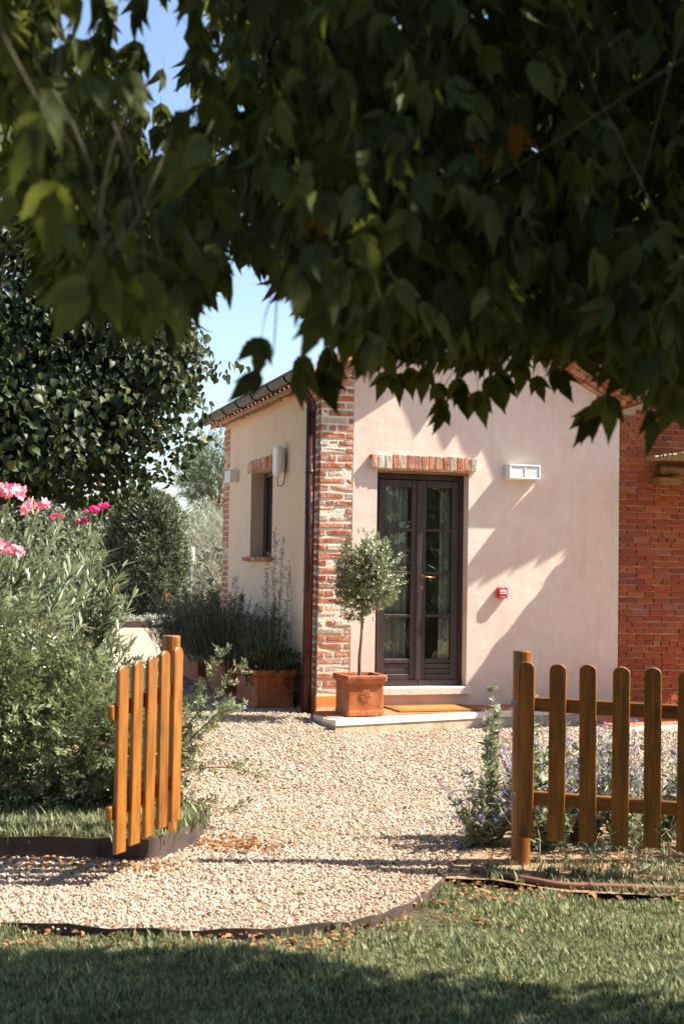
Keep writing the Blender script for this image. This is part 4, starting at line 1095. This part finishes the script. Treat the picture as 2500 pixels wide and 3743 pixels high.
# overflowing bush on the gravel beside the troughs
e = empty("creeping_plant", (PL[0][0], PL[0][1] - .2, .43), "low creeper with yellowing leaves spilling over the nearest trough", "creeper")
P, d = blob(620, (0, -.02, .08), (.30, .34, .17), .3, 8, .2); P3, d3 = blob(60, (.2, -.30, -.06), (.08, .06, .14), .2, 8, .2)
P = np.concatenate([P, P3]); d = np.concatenate([d, d3]); D = d + rdir(len(d)) * .7; D[:, 2] *= .5
b = MB()
for k in range(20): branchy(b, (RG.normal(0, .08), RG.normal(0, .1), -.05), P[k * 9], .004, .002)
b.build("stems", M['green_stem'], e)["kind"] = "stuff"
leaves_obj("foliage", wleaves(P, D, RG.uniform(.035, .06, len(P)), sprig_pinnate(2, OVAL, .75)), M['vinca'], e)

def shrub(name, label, cat, loc_lf, z, radii, n, tm, s0, s1, mat, group=None, seed=1, rmin=.3, amp=.2, up=.5, cz=1.0, stems=14, out=1.0, jitter=.6, stem_mat='bark', stem_r=.012, flat_bottom=True):
    base = W(*loc_lf, z); e = empty(name, base, label, cat, group)
    P, d = blob(n, (0, 0, radii[2] * cz), radii, rmin, seed, amp)
    if flat_bottom: P[:, 2] = np.maximum(P[:, 2], RG.uniform(.02, .12, n))
    D = turn(d) * out + rdir(n) * jitter + np.array([0, 0, up]); Pw = turn(P)
    b = MB()
    for k in range(stems):
        q = Pw[RG.integers(0, n)]; branchy(b, (q[0] * .15, q[1] * .15, 0), q * .92, stem_r, stem_r * .25, .1, 5, 5)
    st_ = b.build("stems", M[stem_mat], e)
    if stems > 1: st_["kind"] = "stuff"
    leaves_obj("foliage", cloud(Pw, D, rdir(n) + np.array([0, 0, .8]), RG.uniform(s0, s1, n), tm), M[mat], e)
    return e
# --- mastic hedge on the raised bed
HG = "mastic shrubs on the raised bed"
def mastic(label, lf, radii, n, seed): return shrub("mastic_shrub", label, "shrub", lf, .075, radii, n, SPRIG_MASTIC, .07, .125, 'hedge', HG, seed, .35, .24, .45, .95, 22, 1.0, .8, 'bark', .010)
mastic("big dense mastic shrub at the left edge of the bed", (-2.35, 8.15), (.75, .60, .66), 3000, 21)
mastic("dense mastic shrub in the middle of the bed left of the gate", (-1.68, 8.10), (.56, .55, .49), 2300, 22)
mastic("smaller mastic shrub right behind the open gate", (-1.26, 8.15), (.28, .38, .38), 850, 23)
# long loose shoots of the right-hand shrub reaching over the gravel
sp = empty("mastic_shoots", W(-1.05, 8.2, .075), "loose leafy shoots reaching over the gravel beside the gate post", "shrub")
b = MB(); parts = []
for (tl, tf, tz) in ((-.72, 8.05, 1.02), (-.63, 8.2, .92), (-.70, 7.95, .72), (-.52, 8.1, .30), (-.60, 7.9, .12), (-.85, 7.9, .45), (-.66, 8.3, .66)):
    p1 = W(tl, tf, tz) - W(-1.05, 8.2, .075); pts = branchy(b, (0, 0, .1 + .3 * tz), p1, .006, .002, .10, 5, 8)
    for q, q2 in zip(pts[2:], pts[3:] + [pts[-1]]):
        m_ = 5; P = np.array(q)[None] + RG.normal(0, .012, (m_, 3)); D = (p1 / np.linalg.norm(p1))[None] + rdir(m_) * .9; parts.append(cloud(P, D, rdir(m_) + np.array([0, 0, .8]), RG.uniform(.05, .085, m_), SPRIG_MASTIC))
b.build("stems", M['hose'], sp)["kind"] = "stuff"; leaves_obj("foliage", join(parts), M['hedge'], sp)

# --- oleanders
def flower_head(parent, pos, mat, r=.085, n=16, name="flower_cluster"):
    d = rdir(n); d[:, 2] = np.abs(d[:, 2]) * .8 - .1; P = np.asarray(pos)[None] + d * r * RG.uniform(.5, 1, (n, 1))
    V, T = cloud(P, rdir(n), d + rdir(n) * .35, RG.uniform(.026, .036, n) * r / .085, FLOWER)
    return leaves_obj(name, (V, T), mat, parent, kind="stuff")
def oleander(label, lf, n, hmin, hmax, spread, blooms, mat, leafn=30, leafl=(.11, .185), z=.075, group="oleanders behind the shrub bed"):
    base = W(*lf, z); e = empty("oleander", base, label, "oleander", group); b = MB(); parts = []
    for k in range(n):
        a = RG.uniform(0, 6.28); r_ = math.sqrt(RG.uniform(0, 1)) * spread; h = RG.uniform(hmin, hmax) * (1 - .25 * (r_ / spread) ** 2)
        x0, y0 = math.cos(a) * r_ * .3, math.sin(a) * r_ * .3; x1, y1 = math.cos(a) * r_, math.sin(a) * r_
        ts = np.linspace(0, 1, 6); pts = np.array([(x0 + (x1 - x0) * t ** 1.3, y0 + (y1 - y0) * t ** 1.3, h * t ** .9) for t in ts]) + RG.normal(0, .012, (6, 3)) * ts[:, None]
        b.tube([tuple(p) for p in pts], [.009, .008, .007, .006, .005, .003], 5, cap=False)
        tt = np.sort(RG.uniform(.25, 1.0, leafn) ** .75); P = np.stack([np.interp(tt, ts, pts[:, i]) for i in range(3)], 1)
        T_ = (pts[-1] - pts[2]) / np.linalg.norm(pts[-1] - pts[2]); sd = rdir(leafn); sd -= (sd @ T_)[:, None] * T_
        D = T_[None] * RG.uniform(.5, 1.3, (leafn, 1)) + sd; N = T_[None] - sd * .4
        parts.append(cloud(P, D, N, RG.uniform(*leafl, leafn), LANCE))
    b.build("stems", M['green_stem'], e)["kind"] = "stuff"
    leaves_obj("foliage", join(parts), M['oleander'], e)
    for (la, fw_, zz, r_) in blooms:
        p = W(la, fw_, zz) - base; b = MB(); b.tube([tuple(p * .75 * np.array([1, 1, 1]) + np.array([0, 0, -.02])), tuple(p)], [.006, .004], 5); b.build("flower_stalk", M['green_stem'], e)
        flower_head(e, p, mat, r_)
    return e
oleander("big oleander with pale pink flower clusters at the left edge", (-2.66, 9.35), 125, 1.15, 2.05, .88,
         [(-2.22, 8.75, 2.02, .11), (-2.34, 8.8, 2.05, .09), (-2.06, 8.8, 1.93, .10), (-2.28, 8.7, 1.66, .11), (-2.40, 8.7, 1.60, .10), (-2.18, 8.72, 1.63, .07), (-2.27, 8.72, 1.33, .035)], M['pink'])
oleander("smaller oleander with deep pink flowers behind the pale one", (-2.35, 11.0), 70, 1.0, 1.95, .62,
         [(-2.28, 10.5, 1.92, .06), (-2.10, 10.6, 1.90, .05), (-2.02, 10.55, 1.99, .06), (-1.95, 10.7, 2.03, .05)], M['magenta'], z=.05)

# --- silver sage and lavender bed behind the right gate
def sage(label, lf, n, h0, h1, spread, flower=True, z=.01, cat="sage"):
    base = W(*lf, z); e = empty("sage_plant", base, label, cat, "silvery sage plants behind the right gate"); b = MB(); parts = []; fl = []
    for k in range(n):
        a = RG.uniform(0, 6.28); r_ = math.sqrt(RG.uniform(0, 1)) * spread; h = RG.uniform(h0, h1) * (1 - .3 * r_ / spread)
        p1 = np.array([math.cos(a) * r_, math.sin(a) * r_, h]); p0 = p1 * np.array([.25, .25, 0]); ts = np.linspace(0, 1, 5)
        pts = np.array([p0 + (p1 - p0) * np.array([t ** 1.3, t ** 1.3, t]) for t in ts]) + RG.normal(0, .012, (5, 3)) * ts[:, None]
        b.tube([tuple(p) for p in pts], [.0035, .003, .0025, .002, .001], 4, cap=False)
        m_ = int(14 + 46 * h); tt = RG.uniform(.05, .92, m_) ** 1.1; P = np.stack([np.interp(tt, ts, pts[:, i]) for i in range(3)], 1)
        D = rdir(m_) * np.array([1, 1, .4]) + np.array([0, 0, .55]); parts.append(cloud(P, D, rdir(m_) + np.array([0, 0, .6]), RG.uniform(.035, .075, m_) * (1.25 - .5 * tt), LANCE if k % 2 else OVAL))
        if flower and RG.uniform() < .8:
            m_ = 26; tt = RG.uniform(.68, 1.0, m_); P = np.stack([np.interp(tt, ts, pts[:, i]) for i in range(3)], 1) + RG.normal(0, .007, (m_, 3))
            fl.append(cloud(P, rdir(m_), rdir(m_), RG.uniform(.010, .018, m_), OVAL))
    b.build("stems", M['twig'], e)["kind"] = "stuff"; leaves_obj("foliage", join(parts), M['sage'], e)
    if fl: leaves_obj("flower_spikes", join(fl), M['violet'], e)
    return e
sage("sage with violet spikes spilling onto the gravel left of the right gate", (.84, 7.55), 30, .25, .60, .28)
sage("tall slender silvery plant standing just left of the right gate post", (.90, 7.75), 14, .75, 1.08, .09, False)
sage("tall thin silver plant half hidden behind the right gate post", (1.06, 7.5), 8, .95, 1.25, .10, False)
for k, (a, f_, nm) in enumerate(((1.18, 7.5, "violet sage behind the first gap of the right gate"), (1.42, 7.75, "violet sage behind the second gap of the right gate"), (1.68, 7.55, "violet sage behind the third gap of the right gate"),
                                 (1.95, 7.8, "violet sage behind the fourth gap of the right gate"), (2.18, 7.45, "violet sage at the right edge of the picture behind the gate"), (1.60, 8.35, "violet sage farthest back in the flower bed"), (1.2, 8.15, "violet sage at the back left of the flower bed"), (2.4, 8.3, "violet sage at the back right of the flower bed"))):
    sage(nm, (a, f_), 36, .30, .82, .34)
e = empty("dry_stalks", W(1.75, 7.05, .01), "tangle of dry bare stalks and weeds under the right gate", "weeds"); b = MB(); parts = []
for k in range(120):
    x = RG.uniform(-.7, .8); y = RG.uniform(-.2, .35); h = RG.uniform(.06, .38); p0 = turn(np.array([[x, y, 0]]))[0]; p1 = p0 + np.array([RG.normal(0, .13), RG.normal(0, .13), h])
    branchy(b, p0, p1, .0028, .001, .15, 4, 4)
    if k % 2 == 0: m_ = 14; P = p0[None] + (p1 - p0)[None] * RG.uniform(.2, 1, (m_, 1)); parts.append(cloud(P, rdir(m_) + np.array([0, 0, .4]), rdir(m_), RG.uniform(.03, .06, m_), LANCE))
b.build("stalks", M['twig'], e)["kind"] = "stuff"; leaves_obj("foliage", join(parts), M['sage'], e)

# --- far garden: clipped conifer, olive, pine, ground cover
def clipped(label, lf, r, h, z=.085):
    base = W(*lf, z); e = empty("clipped_conifer", base, label, "conifer"); n = 9000
    t = RG.uniform(.02, 1, n); a = RG.uniform(0, 6.283, n)
    prof = np.interp(t, [0, .12, .5, .8, .93, 1], [.80, .95, 1.0, .86, .58, .05]) * r
    lump = 1 + .05 * np.sin(a * 5 + t * 9) + .04 * np.sin(a * 9 - t * 14); rr = prof * lump * RG.uniform(.80, 1.03, n)
    P = np.stack([np.cos(a) * rr, np.sin(a) * rr, t * h], 1); D = np.stack([np.cos(a) * .8, np.sin(a) * .8, np.full(n, .9)], 1) + rdir(n) * .5
    leaves_obj("foliage", cloud(P, D, rdir(n), RG.uniform(.13, .26, n), SPRIG_NEEDLE_C), M['conifer'], e)
    b = MB(); b.tube([(0, 0, 0), (0, 0, h * .8)], [.12, .03], 8); b.build("trunk", M['bark'], e)
SPRIG_NEEDLE_C = sprig_whorl(5, strip([0, .45, 1], [0, .16, 0], 0, 0), .6, 1.0)
clipped("tall clipped columnar conifer with rounded top beyond the gravel", (-4.60, 31.2), 0.86, 3.05)
def tree(name, label, lf, z, trunk_h, tr, crown_c, crown_r, n, tm, s0, s1, mat, seed, rmin=.3, amp=.25, cat="tree", up=.3):
    base = W(*lf, z); e = empty(name, base, label, cat); b = MB()
    cc = np.array(crown_c)
    top = turn(cc[None])[0]; b.tube([(0, 0, -.1), tuple(top * np.array([.3, .3, 0]) + np.array([0, 0, trunk_h * .6])), tuple(top)], [tr, tr * .8, tr * .35], 9)
    P, d = blob(n, crown_c, crown_r, rmin, seed, amp); Pw = turn(P)
    for k in range(16): branchy(b, top * np.array([.6, .6, 0]) + np.array([0, 0, trunk_h]), Pw[k * 3] * .96 + .04 * top, tr * .35, tr * .06, .08, 5, 4)
    b.build("trunk", M['bark'], e, smooth=True)
    D = turn(d) + rdir(n) * .8 + np.array([0, 0, up])
    leaves_obj("crown", cloud(Pw, D, rdir(n) + np.array([0, 0, .6]), RG.uniform(s0, s1, n), tm), M[mat], e)
    return e
tree("olive_tree", "pale silvery olive tree beyond the far end of the house", (-3.7, 37), .085, 1.0, .13, (.1, 0, 1.55), (1.35, 1.2, 1.55), 2600, SPRIG_OLIVE, .16, .30, 'olive', 31)
tree("pine_tree", "distant dark pine showing above the olive tree", (-6.0, 62), 0, 3.8, .22, (.3, 0, 5.6), (2.6, 2.4, 1.7), 1500, SPRIG_NEEDLE, .4, .7, 'pine', 32)
for k, (la, fw_, rr, lb) in enumerate(((-9.5, 36, 2.6, "broad dark evergreen bush far left behind the oleanders"), (-7.3, 40, 2.2, "rounded evergreen bush far behind between oleander and clipped conifer"), (-13.5, 34, 3.0, "large evergreen bush at the far left edge of the garden"), (-5.2, 48, 2.0, "low evergreen bush far behind the clipped conifer"))):
    shrub("evergreen_bush", lb, "bush", (la, fw_), 0, (rr, rr * .8, rr * .80), 2100, SPRIG_FAR, .26, .48, 'conifer', "far evergreen bushes", 40 + k, .5, .22, .4, .9, 10, 1, .7, 'bark', .03)
# silver ground cover behind the far edging
P = Wn(np.stack([RG.uniform(-6.4, -3.75, 900), RG.uniform(29.75, 30.6, 900), RG.uniform(.09, .30, 900)], 1)); nn = len(P)
e = empty("ground_cover", W(-5.1, 30.1, .085), "low silvery ground cover in front of the clipped conifer", "ground cover")
leaves_obj("foliage", cloud(P - W(-5.1, 30.1, .085), rdir(nn) + np.array([0, 0, .7]), rdir(nn), RG.uniform(.08, .16, nn), SPRIG_LAUREL), M['silver'], e)
# slim garden light post
e = empty("garden_light", W(-3.60, 31.5, .085), "slim grey garden light post beside the clipped conifer", "light post"); b = MB(); b.box(-.03, .03, -.03, .03, 0, 1.5, .006); b.build("pole", M['grey_metal'], e)
b = MB(); b.box(-.02, .07, -.05, .05, 1.45, 1.85, .01); b.build("lamp_head", M['white_plastic'], e)
# red-flowered shrub behind the last trough
sr = shrub("flowering_shrub", "low dark shrub with small red flowers past the farthest trough", "shrub", (-2.05, 19.2), .085, (.45, .45, .50), 700, SPRIG_LAUREL, .08, .14, 'rosemary', None, 51, .4, .2, .5, .95, 10)
for k in range(7): flower_head(sr, (RG.normal(0, .2), RG.normal(0, .2), .92 + RG.normal(0, .08)), M['redflower'], .05, 8)

# --- garden to the right of the picture, seen only mirrored in the door panes
oleander("oleander with pink flowers out to the right, mirrored in the door glass", (5.0, 8.2), 90, 1.0, 1.9, .9, [(4.7, 8.6, 1.75, .10), (4.4, 8.5, 1.45, .08)], M['pink'], z=0.0, group="oleanders out to the right")
tree("olive_tree", "leafy tree out to the right, mirrored in the door glass", (7.0, 7.2), 0, 1.6, .12, (0, 0, 3.0), (1.9, 1.6, 1.7), 2600, SPRIG_OLIVE, .14, .25, 'hedge', 61)
tree("offscreen_dark_tree", "big dark tree out to the right beyond the lawn", (8.5, 4.0), 0, 2.2, .2, (0, 0, 4.2), (3.2, 2.6, 3.0), 3200, SPRIG_FAR, .25, .45, 'conifer', 62, .5)

# unseen trees added behind the visitor to block low sky light from the near side
for k, (la, fw_, lb) in enumerate(((-7.5, -7.0, "unseen dark tree added behind the visitor on the left to block low sky"), (-1.0, -10.0, "unseen dark tree added straight behind the visitor to block low sky"), (6.5, -8.0, "unseen dark tree added behind the visitor on the right to block low sky"))):
    tree("offscreen_dark_tree", lb, (la, fw_), 0, 2.0, .2, (0, 0, 3.4), (4.2, 2.4, 3.2), 1900, SPRIG_FAR, .45, .75, 'conifer', 63 + k, .6)
pe = empty("garden_pole", W(2.75, 7.22, 0), "tall thin wooden pole standing past the right gate, shadow across the path", "pole")
b = MB(); b.tube([(0, 0, -.1), (0, 0, 2.0), (.01, 0, 4.0)], [.055, .050, .045], 10); b.build("shaft", M['log'], pe)
# ------------------------------------------------------------------ linden tree at left
def leafmesh(tm, mat, name="leaf"):
    me = mesh_np(name, tm[0], tm[1]); me.materials.append(mat)
    me.polygons.foreach_set("use_smooth", np.ones(len(me.polygons), dtype=bool)); return me
def petiole_leaf(tm, L=.35, w=.012):
    V, T = tm; V = V.copy(); V[:, 0] += L
    pv = np.array([(0, w, 0), (0, -w, 0), (L + .02, w * .7, .01), (L + .02, -w * .7, .01)]); pt = np.array([(0, 1, 3), (0, 3, 2)])
    return join([(V, T), (pv, pt)])
def leaf_objects(parent, base, P, D, N, S, meshes):
    Rm = frame(np.asarray(D, float), np.asarray(N, float))
    for k in range(len(P)):
        o = bpy.data.objects.new("leaf", meshes[k % len(meshes)]); COL.objects.link(o); o.parent = parent
        m = Matrix(((Rm[k][0][0], Rm[k][0][1], Rm[k][0][2]), (Rm[k][1][0], Rm[k][1][1], Rm[k][1][2]), (Rm[k][2][0], Rm[k][2][1], Rm[k][2][2]))).to_4x4()
        q = P[k] - base
        o.matrix_local = Matrix.Translation((q[0], q[1], q[2])) @ m @ Matrix.Scale(float(S[k]), 4)
LB = W(-3.75, 12.4, 0.05)
lin = empty("linden_tree", LB, "large linden tree with dark heart-shaped leaves at left", "tree")
b = MB(); b.tube([(0, 0, -.1), (.03, 0, 1.2), (.1, 0, 2.4), (.2, .1, 4.2)], [.20, .17, .15, .06], 12)
blobs_l = [((-3.75, 12.6, 4.1), (2.2, 1.7, 2.05), 9500, 71), ((-2.45, 12.2, 3.22), (1.18, 1.0, 1.05), 8800, 72), ((-3.1, 11.7, 2.98), (1.30, .9, .95), 7200, 73), ((-2.45, 12.4, 4.35), (.95, .85, .95), 4600, 74), ((-4.3, 11.8, 3.0), (1.2, 1.0, .95), 2200, 75), ((-3.2, 12.2, 5.2), (1.2, 1.0, .9), 2600, 76), ((-1.75, 12.1, 3.45), (.62, .5, .32), 700, 77)]
Ps, ds = [], []
for c_, r_, n_, s_ in blobs_l:
    P, d = blob(n_, c_, r_, .42, s_, .26); Ps.append(P); ds.append(d)
    cw = Wn(np.array([c_]))[0] - LB
    for k in range(9): branchy(b, (.12, .05, 1.9 + .25 * k), Wn(P[k * 5:k * 5 + 1])[0] - LB, .035, .006, .12, 6, 6)
b.build("trunk", M['bark'], lin, smooth=True)
P = np.concatenate(Ps); d = np.concatenate(ds); keep = (P[:, 2] > 1.98 + .12 * np.sin(P[:, 0] * 4)) & ((d[:, 1] < .35) | (RG.uniform(0, 1, len(P)) < .55)); P, d = P[keep], d[keep]
Pw = Wn(P); dw = turn(d); n = len(Pw)
sd = rdir(n); D = np.stack([dw[:, 0] * .5, dw[:, 1] * .5, np.full(n, -.75)], 1) + sd * .75
N = dw * .6 + rdir(n) * .9 + np.array([0, 0, .5]); S = RG.uniform(.052, .100, n)
vis = (P[:, 0] / P[:, 1] > -.28) & (d[:, 1] < .25) & (P[:, 2] < 5.2)
score = np.where(vis, S * 10 / P[:, 1] * (1 + d[:, 0]) - d[:, 1] * .8, -9); pick = np.argsort(-score)[:300]
rest = np.ones(n, bool); rest[pick] = False
LHEART = HEART
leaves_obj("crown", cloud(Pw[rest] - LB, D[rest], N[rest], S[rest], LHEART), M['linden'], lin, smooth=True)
LM = [leafmesh(petiole_leaf(strip([0, .07, .25, .5, .75, .9, 1], [0, .30 * w, .47 * w, .43 * w, .24 * w, .09, 0], dr, fo), .28), M['linden']) for w, dr, fo in ((1, .25, .25), (.9, .4, .1), (1.05, .1, .4), (.95, .5, .3), (1, -.1, .3))]
leaf_objects(lin, LB, Pw[pick], D[pick], N[pick], S[pick], LM)

# ------------------------------------------------------------------ box elder over the visitor's head
TB = W(3.3, 1.6, -.03)
mt = empty("box_elder_tree", TB, "box elder tree with drooping toothed leaves hanging over the foreground", "tree")
def leaflet(nst=9, wid=.27, droop=.25, fold=.3, serr=.0):
    ts = np.linspace(0, 1, nst); ws = wid * np.interp(ts, [0, .12, .34, .55, .75, .9, 1], [.05, .66, 1.0, .84, .42, .12, 0])
    ws[0] = 0.0
    return strip(list(ts), list(ws), droop, fold, serr)
def compound(nl, nst, serr, seed):
    g_ = np.random.default_rng(seed); ps = []
    pw = .008
    ps.append((np.array([(0, pw, 0), (0, -pw, 0), (.62, pw * .8, 0), (.62, -pw * .8, 0)]), np.array([(0, 1, 3), (0, 3, 2)])))
    lf_ = lambda: leaflet(nst, g_.uniform(.17, .235), g_.uniform(.1, .5), g_.uniform(.1, .45), serr)
    ps.append(place(lf_(), (.60, 0, 0), (1, g_.normal(0, .15), g_.normal(0, .15)), (g_.normal(0, .2), 0, 1), .95))
    for i in range(1, (nl - 1) // 2 + 1):
        t = .50 - .24 * (i - 1)
        for s in (-1, 1): ps.append(place(lf_(), (t - .02, 0, 0), (.95 + g_.normal(0, .1), s * (.5 + g_.normal(0, .12)), g_.normal(-.05, .2)), (g_.normal(0, .2), -s * .15, 1), .82 * g_.uniform(.85, 1.1)))
    return join(ps)
COARSE = [compound(k, 4, 0.0, 100 + k) for k in (3, 5, 3, 5)]
FINE = [leafmesh(compound(k, 12, .035, 200 + i), M['maple']) for i, k in enumerate((3, 3, 5, 3, 5, 3))]
DRY = [leafmesh(compound(3, 9, .03, 300), M['maple_dry'])]
# boughs: centre (right, ahead, up), radii, leaves, seed, inner hole
boughs = [((2.55, 4.35, 3.55), (1.25, .75, .55), 1500, 88, .1), ((2.75, 5.15, 4.1), (1.2, .62, .5), 1500, 89, .1), ((3.45, 4.9, 3.3), (.75, .42, .35), 420, 94, .1), ((2.9, 2.2, 3.4), (1.5, 1.4, .9), 900, 90, .1), ((1.1, 2.6, 3.9), (1.5, 1.2, .5), 1600, 91, .1), ((2.6, -.4, 3.5), (2.2, 1.9, .8), 1700, 92, .1), ((1.6, 2.9, 3.6), (1.1, 1.3, .5), 1500, 93, .1)]
Ps, Bs = [], []
b = MB(); b.tube([(0, 0, -.1), (.02, .02, 1.0), (-.05, .05, 2.2), (-.2, .15, 3.4)], [.24, .20, .17, .11], 12)
fork = np.array([-.17, .13, 3.1])
tw = MB()
for c_, r_, n_, s_, h_ in boughs:
    P, d = blob(n_, c_, r_, h_, s_, .28)
    cw = Wn(np.array([c_]))[0] - TB
    branchy(b, fork, cw, .045, .012, .05, 7, 7)
    Ps.append(P)
# the low skirt of hanging foliage, thicker towards the trunk
RIMX = [-.36, -.30, -.261, -.241, -.218, -.188, -.165, -.135, -.115, -.101, -.088, -.074, -.055, -.035, -.015, .005, .015, .039, .072, .112, .132, .165, .199, .219, .239, .30]
RIMY = [.42, .38, .32, .244, .172, .182, .168, .159, .180, .214, .226, .222, .214, .198, .172, .165, .150, .149, .146, .149, .157, .155, .145, .132, .122, .11]
for la, fw_, zz in ((.2, 3.4, 3.15), (-.55, 2.2, 2.95), (.9, 3.9, 3.2), (1.6, 3.6, 3.1), (.5, 2.2, 2.9), (-.2, 3.0, 3.1)):
    pts = branchy(b, fork, Wn(np.array([(la, fw_, zz + .75)]))[0] - TB, .018, .003, .05, 7, 7)
    for k in range(7 if la > .3 else 3):
        f2 = max(1.9, fw_ + RG.normal(0, .3)); l2 = la + RG.normal(0, .35); rz = np.interp(l2 / f2, RIMX, RIMY)
        branchy(tw, pts[3 + k % 4], Wn(np.array([(l2, f2, 1.6 + (rz + .05) * f2 + RG.uniform(.02, .3))]))[0] - TB, .0026, .0012, .16, 5, 7)
b.build("trunk", M['bark'], mt, smooth=True)
nS = 23000
la = RG.uniform(-1.7, 2.3, nS); fw_ = np.interp(la, [-1.2, -.2, .6], [1.75, 1.95, 2.4]) + 2.7 * RG.uniform(0, 1, nS) ** .9
zl = 1.6 + np.interp(la / fw_, RIMX, RIMY) * fw_ + .115 + .05 * np.sin(la * 9 + 2 * np.sin(fw_ * 5)) * np.clip(fw_ / 3, 0, 1)
thick = .75 + .5 * sstep(-.8, 1.0, la)
Ps.append(np.stack([la, fw_, zl + thick * RG.uniform(0, 1, nS) ** 1.15], 1))
nB = sum(len(q) for q in Ps[:-1]); P = np.concatenate(Ps); big = np.arange(len(P)) < nB
lat_s = P[:, 0] / P[:, 1]; el = (P[:, 2] - 1.6) / P[:, 1]
keep = (P[:, 1] > 1.15) & (P[:, 2] > 1.6 + np.interp(lat_s, RIMX, RIMY) * P[:, 1] + .09) & ((P[:, 0] > -1.0) | (RG.uniform(0, 1, len(P)) < .5))
keep &= ~((lat_s < -.05) & (RG.uniform(0, 1, len(P)) < .35 + .26 * (el > .25)))
keep &= big | (np.abs(lat_s) < .31) | (RG.uniform(0, 1, len(P)) < .45)
# a thinner spot in the upper left where the sky shows through
hole = np.exp(-(((lat_s + .165) / .045) ** 2 + ((el - .425) / .03) ** 2)) + np.exp(-(((lat_s + .145) / .035) ** 2 + ((el - .37) / .03) ** 2))
keep &= RG.uniform(0, 1, len(P)) > hole * .9
P = P[keep]; big = big[keep]; n = len(P); Pw = Wn(P)
D = rdir(n) * np.array([.62, .62, .4]) + np.array([0, 0, -.95]); N = rdir(n) * .8 - turn(np.tile([[0, 1.0, 0]], (n, 1))) * .5 + np.array([0, 0, .45])
S = RG.uniform(.062, .100, n) * np.where(big, 1.5, 1.0)
infr = (np.abs(P[:, 0] / P[:, 1]) < .27) & ((P[:, 2] - 1.6) / P[:, 1] < .44)
pick = np.argsort(np.where(infr, P[:, 1], 99))[:250]; rest = np.ones(n, bool); rest[pick] = False
idx = np.where(rest)[0]
parts = [cloud(Pw[idx[k::4]] - TB, D[idx[k::4]], N[idx[k::4]], S[idx[k::4]], COARSE[k]) for k in range(4)]
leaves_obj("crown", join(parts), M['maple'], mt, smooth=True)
leaf_objects(mt, TB, Pw[pick], D[pick], N[pick], S[pick], FINE)
# single hanging sprays along the rim: (right/ahead slope, height slope of the stalk end, distance, size, lean)
# (right/ahead slope, slope of the leaf tip, distance, size, lean)
rimleaves = [(-.066, .140, 2.35, .095, -.1), (-.085, .122, 2.3, .09, -.7), (-.033, .118, 2.7, .115, -.1), (-.016, .112, 2.7, .12, .0), (-.008, .128, 2.8, .11, .2), (.028, .127, 3.7, .11, -.5), (.042, .123, 3.7, .11, -.1), (.052, .128, 3.7, .11, .2), (.075, .097, 3.7, .115, .0), (.071, .118, 3.7, .105, -.2), (.09, .112, 3.4, .11, .1), (.104, .106, 3.4, .12, .1), (.115, .118, 3.3, .12, .25), (.062, .125, 3.5, .115, .0), (.125, .120, 3.3, .11, .3),
             (.148, .126, 3.9, .10, .0), (.178, .097, 3.2, .11, -.8), (.186, .095, 3.2, .11, -.3), (.202, .098, 2.9, .125, .0), (.235, .088, 2.9, .125, .05), (.250, .10, 2.9, .125, -.2), (.165, .125, 3.4, .12, .1), (.135, .130, 3.5, .12, -.1),
             (-.21, .168, 1.8, .12, -.5), (-.20, .175, 1.85, .12, -.2), (-.17, .17, 1.9, .12, .0), (-.15, .165, 2.0, .115, .1), (-.235, .24, 1.7, .12, -.4), (-.13, .165, 2.1, .11, .2), (-.185, .18, 1.8, .125, .1), (-.25, .29, 1.6, .12, -.4), (.0, .150, 2.9, .12, .1), (.015, .138, 3.1, .12, -.1), (.03, .14, 3.2, .115, .1)]
RP = Wn(np.array([((a * f_) - l_ * .1, f_, 1.6 + e_ * f_ + 1.2 * s_ / math.sqrt(1 + 1.4 * l_ * l_)) for a, e_, f_, s_, l_ in rimleaves])); nr = len(RP)
RD = np.stack([R_AX * l_ * 1.2 + np.array([0, 0, -1]) + F_AX * RG.normal(0, .15) for *_, l_ in rimleaves]); RN = np.stack([-F_AX * 1.0 + R_AX * RG.normal(0, .35) + np.array([0, 0, .25]) for _ in rimleaves])
leaf_objects(mt, TB, RP, RD, RN, np.array([s_ for *_, s_, l_ in rimleaves]) * .82, FINE)
for p in RP: branchy(tw, p - TB, p - TB + np.array([RG.normal(0, .05), RG.normal(0, .05), RG.uniform(.10, .22)]), .0011, .0018, .12, 5, 5)
tw.build("twigs", M['maple_twig'], mt, smooth=True)["kind"] = "stuff"
DP = Wn(np.array([(.10 * 2.6, 2.6, 1.6 + .345 * 2.6), (.128 * 2.6, 2.6, 1.6 + .36 * 2.6), (.085 * 2.7, 2.7, 1.6 + .32 * 2.7), (-.02 * 2.4, 2.4, 1.6 + .30 * 2.4)]))
leaf_objects(mt, TB, DP, np.tile([[.1, .1, -1.0]], (4, 1)), np.tile([-F_AX], (4, 1)), np.full(4, .085), DRY)
